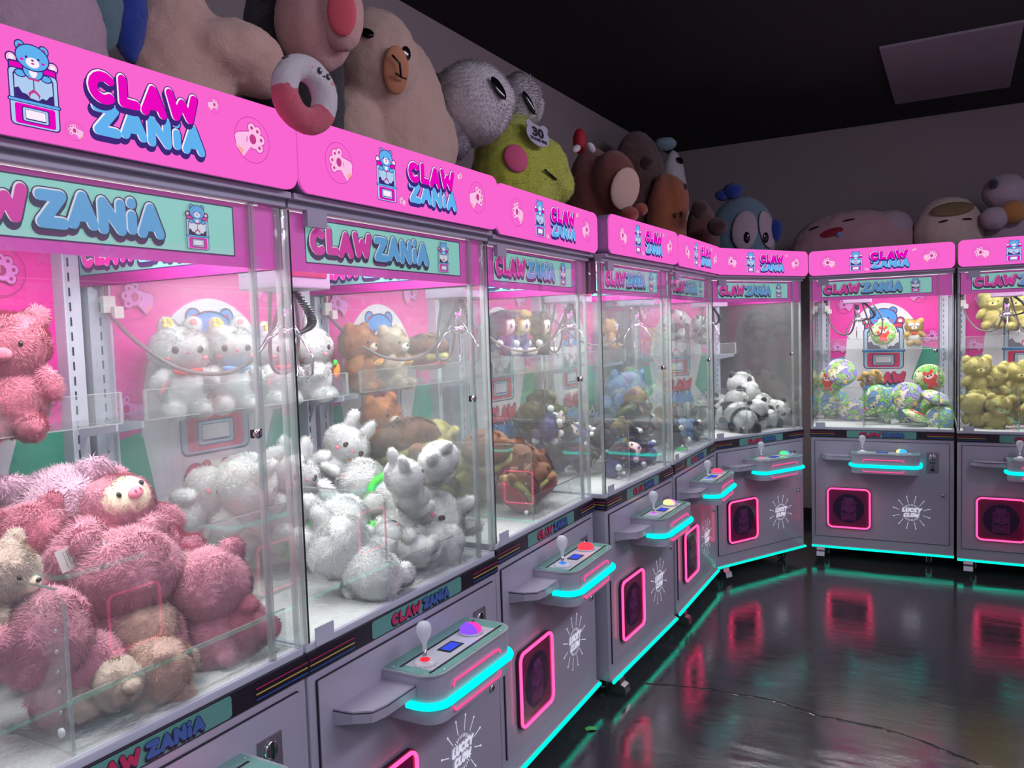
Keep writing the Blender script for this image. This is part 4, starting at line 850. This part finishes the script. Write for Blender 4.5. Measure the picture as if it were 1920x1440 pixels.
# --- fourth machine: dolls
hs = []
hero('doll', 3, 945, 625, .62, .24, (0, 0, 5), 'black-haired doll plush, left one on the fourth machine shelf', 'dolls on the shelf of the fourth machine')
hero('dollblond', 3, 972, 625, .62, .25, (0, 0, 10), 'blond doll plush with violet eyes on the fourth machine shelf', 'dolls on the shelf of the fourth machine')
hero('dollblack', 3, 1012, 625, .62, .25, (0, 0, 15), 'black-haired doll plush, right one on the fourth machine shelf', 'dolls on the shelf of the fourth machine')
H1('doll', 3, 985, 795, .36, .22, (40, 40, 160), 'violet doll plush face down showing pompoms, left front of the doll pile', G4, r=.08)
H1('dolldark', 3, 1035, 790, .36, .22, (0, 75, 10), 'olive-haired doll plush lying sideways with its face showing', G4, r=.08)
H1('doll', 3, 1020, 765, .44, .22, (50, -40, 170), 'violet doll plush upside down highest on the doll pile', G4, r=.08)
H1('olive', 3, 1005, 770, .60, .28, (50, 0, 30), 'olive round plush behind the dolls of the fourth machine', G4, r=.1)
pile(3, ['doll', 'dolldark', 'dollblack', 'doll'], 20, .085, hs, 1.16, 11)
# --- fifth machine: blue and brown
hs = []
hero('mask', 4, 1228, 622, .62, .20, (0, 0, 0), 'yellow bear plush in sleep mask on the fifth machine shelf')
H1('blue', 4, 1180, 735, .50, 0.336, (40, 20, 60), 'sky blue plush slumped left behind the monkey', r=.1)
H1('blue', 4, 1228, 730, .55, 0.360, (0, -10, 170), 'sky blue plush seen from behind with an orange patch', r=.1)
H1('monkey', 4, 1192, 765, .34, 0.264, (0, 0, 10), 'tan monkey plush with cream face peeking over the black doll', r=.08)
H1('dollblack', 4, 1180, 790, .24, .24, (60, 30, 150), 'black doll plush face down at the front of the fifth machine', r=.08)
H1('brown', 4, 1285, 775, .30, 0.288, (50, 30, 40), 'brown bear plush with pink tag in the right half of the fifth machine', r=.09)
pile(4, ['blue', 'brown', 'monkey', 'blue', 'dollblack'], 11, .095, hs, 1.12, 13)
# --- corner machine: pandas
hs = []
GP = 'pandas in the corner machine'
H1('panda', 5, 1402, 735, .40, 0.324, (10, 0, 170), 'panda plush seen from behind, highest of the corner pile', GP, r=.1)
H1('panda', 5, 1448, 745, .34, 0.300, (0, 30, -160), 'panda plush turned away beside the green-suited one', GP, r=.09)
H1('pandagreen', 5, 1432, 770, .26, 0.288, (10, -20, 160), 'panda plush in a green suit in the middle of the corner pile', GP, r=.08)
H1('panda', 5, 1372, 768, .30, 0.324, (20, 40, 20), 'panda plush with its face tilted at the left of the corner pile', GP, r=.1)
H1('panda', 5, 1390, 800, .14, 0.288, (70, 20, 150), 'panda plush lying lowest at the front of the corner pile', GP, r=.08)
H1('panda', 5, 1450, 800, .16, 0.264, (60, -30, 120), 'panda plush lying lowest right behind the corner glass', GP, r=.08)
pile(5, ['panda', 'pandagreen', 'panda'], 7, .105, hs, 1.06, 15)
hero('panda', 5, 1268, 610, .62, .24, (0, 0, 20), 'white panda plush on the display shelf seen through the fifth machine', GP)
hero('pandagreen', 5, 1312, 618, .62, .22, (0, 0, 30), 'green-suited panda plush on the shelf seen through the fifth machine', GP)
# --- cushions
hs = []
GC = 'round cushions and toys in the back wall machine'
hero('cushr', 6, 1656, 625, .60, .175, (0, 0, 0), 'round leaf-print cushion with red animal standing on the shelf', GC)
hero('mask', 6, 1714, 622, .62, .20, (0, 0, 0), 'honey bear plush in sleep mask and pale shirt on the back wall machine shelf', GC)
H1('cushv', 6, 1578, 697, .35, .21, (-30, 15, 10), 'violet printed round cushion highest at the left of the pile', GC, r=.085)
H1('cushr', 6, 1540, 715, .42, .20, (0, 0, -30), 'round cushion with red animal at the far left glass', GC, r=.08)
H1('mask', 6, 1635, 708, .34, .17, (70, 60, 30), 'honey bear plush lying on its side next to the highest cushion', GC, r=.07)
H1('cushg', 6, 1647, 747, .20, .19, (-10, 0, 25), 'green and blue printed cushion by the drop chute edge', GC, r=.08)
H1('cushv', 6, 1700, 742, .24, .20, (-25, -20, 0), 'violet and yellow cushion facing out in the middle of the pile', GC, r=.08)
H1('cushr', 6, 1742, 710, .40, .20, (0, -20, 15), 'round cushion with red animal leaning against the back at the right', GC, r=.08)
H1('cushv', 6, 1755, 745, .22, .19, (-75, 20, 0), 'violet cushion lying nearly flat at the right-hand glass', GC, r=.07)
H1('cushg', 6, 1765, 785, .14, .18, (-30, 0, -20), 'blue and green cushion lowest at the right-hand corner', GC, r=.07)
H1('cushg', 6, 1562, 752, .50, .22, (-15, 0, 20), 'green and blue printed cushion under the highest one, behind the drop chute', GC, r=.08)
H1('cushv', 6, 1600, 775, .46, .22, (-50, 10, 0), 'violet printed cushion at the foot of the left stack, behind the drop chute', GC, r=.08)
H1('mask', 6, 1548, 790, .52, .22, (10, 10, 20), 'honey bear plush lowest in the left rear corner of the cushion machine', GC, r=.08)
pile(6, ['cushv', 'cushg', 'cushr', 'mask'], 11, .085, hs, 1.06, 17)
# --- yellow bears
hs = []
GY = 'yellow bears in the rightmost machine'
H1('yellow', 7, 1815, 705, .34, .28, (0, 0, 15), 'yellow bear plush standing tallest against the left glass of the rightmost machine', GY, r=.1)
H1('yellow', 7, 1862, 720, .40, .28, (20, 0, -20), 'yellow bear plush second in the top row of the rightmost machine', GY, r=.1)
H1('yellow', 7, 1900, 715, .45, .28, (0, 0, 30), 'yellow bear plush top row at the right picture edge', GY, r=.1)
H1('yellow', 7, 1870, 775, .18, .26, (10, 10, 10), 'yellow bear plush low at the front glass of the rightmost machine', GY, r=.09)
H1('yellow', 7, 1822, 770, .2, .26, (0, 20, 200), 'yellow bear plush seated below the tallest one', GY, r=.09)
pile(7, ['yellow'], 11, .1, hs, 1.14, 19)
hero('yellow', 7, 1860, 580, .6, .26, (0, 0, 0), 'yellow bear plush sitting on the rightmost machine shelf behind the claw', GY)
hero('yellow', 7, 1912, 580, .6, .27, (0, 0, -20), 'yellow bear plush on the shelf cut by the right picture edge', GY)
# unplaced prototypes are removed
for k, p in PROTO.items():
    if k not in USED:
        for c in list(p.children): bpy.data.objects.remove(c)
        bpy.data.objects.remove(p)
# labels for the piled toys: kind, level in its pile and order from the left, as seen
ORD = ['first', 'second', 'third', 'fourth', 'fifth', 'sixth', 'seventh', 'eighth', 'ninth', 'tenth', 'eleventh', 'twelfth', 'thirteenth', 'fourteenth', 'fifteenth', 'sixteenth', 'seventeenth', 'eighteenth', 'nineteenth', 'twentieth']
MN = ['the nearest machine', 'the second machine', 'the third machine', 'the fourth machine', 'the fifth machine', 'the corner machine', 'the cushion machine', 'the rightmost machine']
bpy.context.view_layer.update()
for (i, kind), L_ in PILED.items():
    L_.sort(key=lambda o: project(o.matrix_world.translation)[1]); n = len(L_)
    if n <= 4: rows = [('piled', L_)]
    else:
        h = (n + 1) // 2; rows = [('upper piled', L_[:h]), ('lower piled', L_[h:])]
    for nm, row in rows:
        row.sort(key=lambda o: project(o.matrix_world.translation)[0])
        for k, o in enumerate(row):
            tag(o, '%s %s inside %s, %s from left' % (nm, KIND[kind], MN[i], ORD[k]) if len(row) > 1 else '%s %s inside %s' % (nm, KIND[kind], MN[i]), None, 'piled %s in %s' % (KIND[kind], MN[i]))
# ------------------------------------------------------------------ giant soft toys on the machine roofs
ROOF = 1.894
def pxs(P): return project(P)[2] / F_PX
class Body:
    """main ellipsoid in world axes, bottom on the roof unless bz is given"""
    def __init__(s, px, ytop, wpx, axis, val, dr=.8, bz=ROOF):
        T = hit(px, ytop, axis, val); s.k = pxs(T); top = T.z
        s.c = Vector((T.x, T.y, (top + bz) / 2)); s.r = Vector((wpx * s.k * (dr if axis == 0 else 1), wpx * s.k * (1 if axis == 0 else dr), (top - bz) / 2))
    def at(s, px, py):
        """surface point and normal under a pixel"""
        d = ray(px, py); o = CAM_POS - s.c
        D = Vector([d[i] / s.r[i] for i in range(3)]); O = Vector([o[i] / s.r[i] for i in range(3)])
        a, b, c = D.dot(D), 2 * O.dot(D), O.dot(O) - 1; q = b * b - 4 * a * c
        t = (-b - math.sqrt(q)) / 2 / a if q > 0 else -b / 2 / a
        P = CAM_POS + d * t; n = Vector([(P[i] - s.c[i]) / s.r[i] ** 2 for i in range(3)]).normalized(); return P, n
def feat(B, root, name, px, py, w, h, ang, mat, thick=.25, lift=0.0):
    P, n = B.at(px, py); k = pxs(P); P = P + n * lift
    up = (Vector((0, 0, 1)) - n * n.z); up = up.normalized() if up.length > .05 else Vector((0, 1, 0)); x = up.cross(n).normalized()
    fs = max(.45, abs((ray(px, py).normalized()).dot(n)))
    a = math.radians(ang); x2 = x * math.cos(a) + up * math.sin(a); u2 = -x * math.sin(a) + up * math.cos(a)
    M = Matrix((x2, u2, n)).transposed().to_4x4(); M.translation = P
    mb = MB(); mb.M = M; mb.ell((0, 0, 0), (w * k / fs, h * k, min(w, h) * k * thick), mat, seg=18, rn=10); o = mb.build(name)
    o.parent = root; o.matrix_parent_inverse = root.matrix_world.inverted(); return o
def giant(name, label, B, mat, extra=(), voxel=.013, disp=.006, cat='plush toy', main=True, fz=False):
    root = empty(name, (B.c.x, B.c.y, B.c.z - B.r.z)); root['smooth_pile'] = 1; bpy.context.view_layer.update()
    E = [((B.c - root.location), B.r)] if main else []
    for (px, py, w, h, dep, *rt) in extra:
        P = hit(px, py, 0 if B.ax == 0 else 1, B.val + dep) if hasattr(B, 'ax') else B.c; k = pxs(P); E.append((P - root.location, (w * k, w * k, h * k), rt[0] if rt else (0, 0, 0)))
    merged('body', E, voxel, mat, disp, 14, 5, parent=root, fuzz=fz); tag(root, label, cat, 'giant plush on the machine roofs'); return root
def mk(px, ytop, w, ax, val, dr=.8, bz=ROOF): B = Body(px, ytop, w, ax, val, dr, bz); B.ax = ax; B.val = val; return B
def sub(root, name, B, px, py, w, h, dep, mat, fuzzy=True, rot=(0, 0, 0), fz=False):
    P = hit(px, py, B.ax, B.val + dep); k = pxs(P)
    o = merged(name, [(P - root.location, (w * k, w * k, h * k), rot)], max(.008, min(w, h) * k / 9), mat, .004, 14, 3, parent=root, fuzz=fz) if fuzzy else part(name, [(P - root.location, (w * k, w * k, h * k), rot)], mat, root)
    return o
g = lambda n, c, **k: fur('giant_' + n, srgb(*c), 60, .5, **k)
GP_, GT, GB, GPE, GPK = g('dusty_pink', (214, 176, 196)), g('teal', (104, 140, 150)), g('royal_blue', (30, 66, 170)), g('peach', (236, 190, 172)), g('salmon', (240, 184, 176))
GCR, GWH, GLM, GBR, GDB, GOR, GST, GSE, GMO, GCO = g('cream', (226, 188, 170)), g('white', (250, 236, 240)), g('lime', (206, 212, 72)), g('maroon_brown', (128, 62, 52)), g('dark_brown', (92, 50, 44)), g('rust', (186, 106, 70)), g('storm', (128, 160, 182)), g('seal_pink', (204, 158, 168)), g('mochi', (226, 200, 188)), g('cow', (196, 170, 186))
# far left: blue and teal giant
B = mk(40, -150, 150, 0, -1.62, .7); r = giant('rounded_plush', 'giant dusty pink plush at the upper left corner with teal and blue side', B, GP_)
sub(r, 'teal_side', B, 178, -30, 52, 135, .0, GT); sub(r, 'blue_stripe', B, 240, 0, 34, 120, .02, GB)
# peach giant with leg stretched along the header
B = mk(330, -40, 100, 0, -1.60, .8); r = giant('bear_plush', 'giant peach plush with a thick leg stretched out behind the first header', B, GPE, [(420, 105, 105, 62, .04, (math.radians(12), 0, 0)), (480, 130, 62, 52, .08)])
# black body with salmon head and ear
B = mk(540, -110, 105, 0, -1.66, .8); r = giant('bear_plush', 'giant black-bodied plush with salmon head and coral ear above the panda ring', B, g('coal', (24, 20, 28)))
sub(r, 'head', B, 590, 45, 74, 92, .16, GPK); sub(r, 'ear', B, 640, 25, 42, 72, .26, GPK)
hB = mk(640, -47, 42, 0, -1.40, 1, bz=hit(640, 97, 0, -1.40).z); feat(hB, r, 'ear_lining', 641, 22, 26, 44, 0, plain('coral_lining', srgb(232, 96, 110), .8))
# ring pillow hanging over the header seam
ctr = hit(572, 178, 0, -1.165); k = pxs(ctr); root = empty('ring_pillow', (ctr.x, ctr.y, ctr.z - 72 * k)); root['smooth_pile'] = 1; bpy.context.view_layer.update()
vw = (CAM_POS - ctr).normalized(); xx = Vector((vw.y * -1, vw.x, 0)).normalized(); nn = Vector((1, -.25, .05)).normalized(); xx = Vector((0, 0, 1)).cross(nn).normalized(); uu = nn.cross(xx)
def ringpt(a, rx=40, ry=50): return ctr - root.location + (xx * math.cos(a) * rx * 1.08 + uu * math.sin(a) * ry) * k
def arc(name, a0, a1, mat, r=25):
    n = 16; E = [(ringpt(math.radians(a0 + (a1 - a0) * i / n)), (r * k, r * k, r * k)) for i in range(n + 1)]
    return merged(name, E, .0055, mat, .0015, 20, 4, parent=root)
arc('panda_half', -35, 175, g('ring_white', (232, 224, 226))); arc('pink_half', 178, 322, g('ring_pink', (226, 96, 116)))
for a, rr, s in ((118, (26, 9, 12), 0), (22, (12, 12, 12), 0)):
    p = ringpt(math.radians(a), 50 if a > 60 else 62, 64); part('ear', [(p, (11 * k, rr[0] * k * .8, rr[1] * k))], DRK, root)
fc = ringpt(math.radians(48)) + nn * 24 * k
for dx, dz in ((-9, 5), (9, -3)):
    part('eye_patch', [(fc + (xx * dx + uu * dz) * k, (3.5 * k, 5.5 * k, 6.5 * k))], DRK, root); part('eye', [(fc + nn * 3.2 * k + (xx * dx + uu * dz) * k, (1.6 * k, 2 * k, 2 * k))], WHT, root)
part('nose', [(fc + nn * 1 * k + uu * -4 * k, (2 * k, 2.6 * k, 1.8 * k))], DRK, root)
for dx, dz in ((-22, 10), (18, -14)): part('cheek', [(fc - nn * 2 * k + (xx * dx + uu * dz) * k, (2 * k, 5 * k, 5 * k))], BLUSH, root)
tag(root, 'panda and pink ring pillow hanging over the seam of the first two headers', 'ring pillow')
# giant cream bear
B = mk(735, 60, 120, 0, -1.70, .8); r = giant('bear_plush', 'giant cream bear plush with brown oval muzzle leaning on the wall', B, GCR, [(700, 112, 86, 92, .06), (665, 45, 24, 22, .0), (655, 250, 60, 90, .0), (800, 270, 60, 80, 0)])
hB = mk(700, 20, 88, 0, -1.64, 1, bz=hit(700, 204, 0, -1.64).z)
feat(hB, r, 'muzzle', 742, 132, 24, 44, 12, plain('muzzle_felt', srgb(196, 132, 98), .85), .3)
feat(hB, r, 'eye', 690, 66, 12, 9, -25, EYE, .5, .012); feat(hB, r, 'eye', 762, 100, 8, 13, 10, EYE)
mb = MB(); pts = []
for q in (((730, 105), (742, 118), (744, 140), (752, 143)), ((744, 140), (736, 134))):
    P = [hB.at(*p) for p in q]; mb.tube([p + n * .028 for p, n in P], .0035, EYE, 6)
o = mb.build('stitched_mouth'); o.parent = r; o.matrix_parent_inverse = r.matrix_world.inverted()
# lime and white plush with round tag
B = mk(962, 215, 98, 0, -1.66, .8); r = giant('crocodile_plush', 'giant lime green and fluffy white plush with pink cheek and a round tag', B, GLM, [(1045, 345, 32, 40, .14), (1010, 320, 58, 62, .08)], fz=(12000, .016, .0035))
for nm, px, py, w, h, dep in (('eye_mound', 885, 195, 78, 76, .03), ('eye_mound', 975, 195, 42, 56, .0), ('fluffy_back', 840, 220, 60, 80, -.05)):
    sub(r, nm, B, px, py, w, h, dep, GWH if 'eye' in nm else g('grey_fluff', (190, 182, 190)), fz=(9000, .022, .004))
e1 = mk(885, 119, 78, 0, -1.63, 1, bz=hit(885, 271, 0, -1.63).z); e2 = mk(975, 139, 42, 0, -1.66, 1, bz=hit(975, 251, 0, -1.66).z)
feat(e1, r, 'eye', 931, 168, 8, 24, 35, EYE, .5, .014); feat(e2, r, 'eye', 990, 194, 6, 24, 30, EYE, .5, .014)
feat(B, r, 'cheek', 967, 297, 21, 28, 15, plain('cheek_magenta', srgb(214, 90, 130), .8), .3)
P, n = B.at(1000, 262); k = pxs(P); x = Vector((0, 0, 1)).cross(n).normalized(); up = n.cross(x); M = Matrix((x, up, n)).transposed().to_4x4() @ Matrix.Rotation(math.radians(-14), 4, 'Z'); M.translation = P + n * .03
TG = plain('tag_grey', srgb(190, 186, 200), .5); mb = MB(); mb.M = M; mb.grid([[(a * k, b * k, -.002) for a, b in circ(0, 0, 27, 24)], [(a * k, b * k, .002) for a, b in circ(0, 0, 27, 24)]], TG, smooth=False)
for sx in (-1, 1): mb.grid([[(a * k, b * k, -.0025) for a, b in circ(sx * 17, 20, 9)], [(a * k, b * k, .0015) for a, b in circ(sx * 17, 20, 9)]], TG, smooth=False)
A = Art(mb, lambda u, z, h: (u * k, z * k, .002 + h)); A.word('30', -14, 14, -6, 18, ((.12, 0, 0, DARK),)); A.word('TRADE-INS', -20, 20, -15, -7, ((.1, 0, 0, DARK),))
o = mb.build('round_tag'); o.parent = r; o.matrix_parent_inverse = r.matrix_world.inverted()
mb = MB(); mb.tube([B.at(px, py)[0] + B.at(px, py)[1] * .012 for px, py in ((1018, 320), (1035, 335), (1048, 345))], .005, EYE, 6); o = mb.build('stitched_mouth'); o.parent = r; o.matrix_parent_inverse = r.matrix_world.inverted()
# maroon brown with red horn and bow
B = mk(1110, 276, 62, 0, -1.68, .8); r = giant('horned_plush', 'brown plush with a red horn, white bow and beige belly above the fourth machine', B, GBR, [(1150, 345, 44, 62, .14)])
sub(r, 'horn', B, 1087, 265, 13, 24, .05, plain('horn_red', srgb(176, 22, 46), .7), False)
part('bow', [(hit(1080, 279, 0, -1.56) - r.location, (.02, .035, .016), (.5, 0, 0)), (hit(1108, 277, 0, -1.56) - r.location, (.02, .035, .016), (-.5, 0, 0))], GWH, r)
b2 = mk(1150, 283, 44, 0, -1.54, 1, bz=hit(1150, 407, 0, -1.54).z); feat(b2, r, 'belly_patch', 1172, 354, 27, 40, -10, plain('belly_beige', srgb(214, 178, 162), .85), .25)
sub(r, 'foot', B, 1180, 402, 19, 15, .42, g('foot_brown', (150, 62, 48)), True); sub(r, 'foot', B, 1200, 393, 15, 13, .40, g('foot_brown', (150, 62, 48)), True)
# dark brown bear behind
B = mk(1197, 246, 100, 0, -1.86, .5); r = giant('bear_plush', 'dark brown bear plush looming behind against the corner of the walls', B, GDB)
sub(r, 'ear', B, 1213, 305, 14, 14, .25, g('ear_dark', (60, 30, 30)))
# rust orange
B = mk(1248, 322, 46, 0, -1.62, .8); r = giant('bear_plush', 'rust orange round plush with two small dark stitches above the fifth machine', B, GOR, [(1262, 380, 30, 50, .05)])
for q in ((1264, 405), (1275, 402)): feat(B, r, 'stitch', *q, 1.6, 5, 8, EYE, .8, .01)
# grey-white toy with pale blue cap
B = mk(1262, 281, 34, 0, -1.80, .8); r = giant('capped_plush', 'small grey-white plush wearing a pale blue cap, top of the corner heap', B, GWH)
sub(r, 'cap', B, 1247, 270, 21, 12, 0, g('cap_blue', (150, 184, 196))); feat(B, r, 'eye', 1275, 301, 5, 7, 0, EYE, .6)
# moose brown with dark paws
B = mk(1315, 380, 40, 0, -1.50, .8); r = giant('bear_plush', 'brown plush with dark paws lying above the corner seam, left of the penguin', B, g('walnut', (120, 72, 66)))
sub(r, 'paw', B, 1313, 392, 17, 17, .15, g('paw_dark', (74, 38, 40))); sub(r, 'paw', B, 1345, 425, 19, 17, .18, g('paw_dark', (74, 38, 40))); sub(r, 'ear', B, 1282, 352, 9, 9, 0, g('ear_dark', (60, 30, 30)))
# penguin
B = mk(1390, 368, 62, 1, 5.75, .8); r = giant('penguin_plush', 'blue-grey penguin plush with royal blue bobble hat above the corner machine', B, GST)
sub(r, 'hat', B, 1375, 358, 19, 15, -.06, GB); sub(r, 'hat_brim', B, 1356, 366, 16, 11, -.05, GB); sub(r, 'wing', B, 1455, 432, 12, 22, -.05, GB)
feat(B, r, 'face_patch', 1396, 432, 23, 38, -6, g('face_pink', (216, 190, 206)), .25); feat(B, r, 'face_patch', 1438, 430, 13, 36, 8, g('face_pink', (216, 190, 206)), .25)
feat(B, r, 'eye', 1400, 446, 6, 11, 0, EYE, .4, .02); feat(B, r, 'eye', 1433, 446, 5, 10, 0, EYE, .4, .02)
# seal
B = mk(1598, 394, 108, 1, 6.02, .5); r = giant('seal_plush', 'long pink seal plush lying down with closed eyes and open red mouth', B, GSE)
sub(r, 'fluffy_hood', B, 1668, 430, 42, 36, .02, g('hood', (196, 168, 186)))
feat(B, r, 'mouth', 1560, 436, 19, 8, 12, plain('mouth_red', srgb(150, 24, 48), .7), .3, .004); feat(B, r, 'closed_eye', 1527, 428, 7, 2, 15, EYE, .6, .004); feat(B, r, 'closed_eye', 1592, 413, 8, 2, 8, EYE, .6, .004)
feat(B, r, 'drool', 1574, 440, 4, 5, 0, BLUEF, .5, .01)
# mochi
B = mk(1778, 368, 60, 1, 6.0, .8); r = giant('hamster_plush', 'round cream plush with brown patch and closed sleepy eyes, right of the seal', B, GMO)
feat(B, r, 'brown_patch', 1786, 392, 30, 15, 4, plain('patch_brown', srgb(122, 100, 70), .85), .3); feat(B, r, 'closed_eye', 1769, 415, 8, 2, 8, EYE, .6, .003); feat(B, r, 'closed_eye', 1813, 411, 8, 2, -2, EYE, .6, .003)
# cow
B = mk(1880, 392, 44, 1, 6.05, .7); r = giant('cow_plush', 'pinkish grey cow plush with dark ear and an orange patch at the right edge', B, GCO, [(1884, 360, 38, 34, 0)])
sub(r, 'ear', B, 1863, 345, 9, 10, -.12, DRK); sub(r, 'scarf', B, 1900, 398, 24, 22, -.16, g('amber', (206, 136, 70))); sub(r, 'paw', B, 1864, 410, 24, 22, -.18, GCO)

for o in bpy.data.objects:
    if o.get('smooth_pile'): del o['smooth_pile']
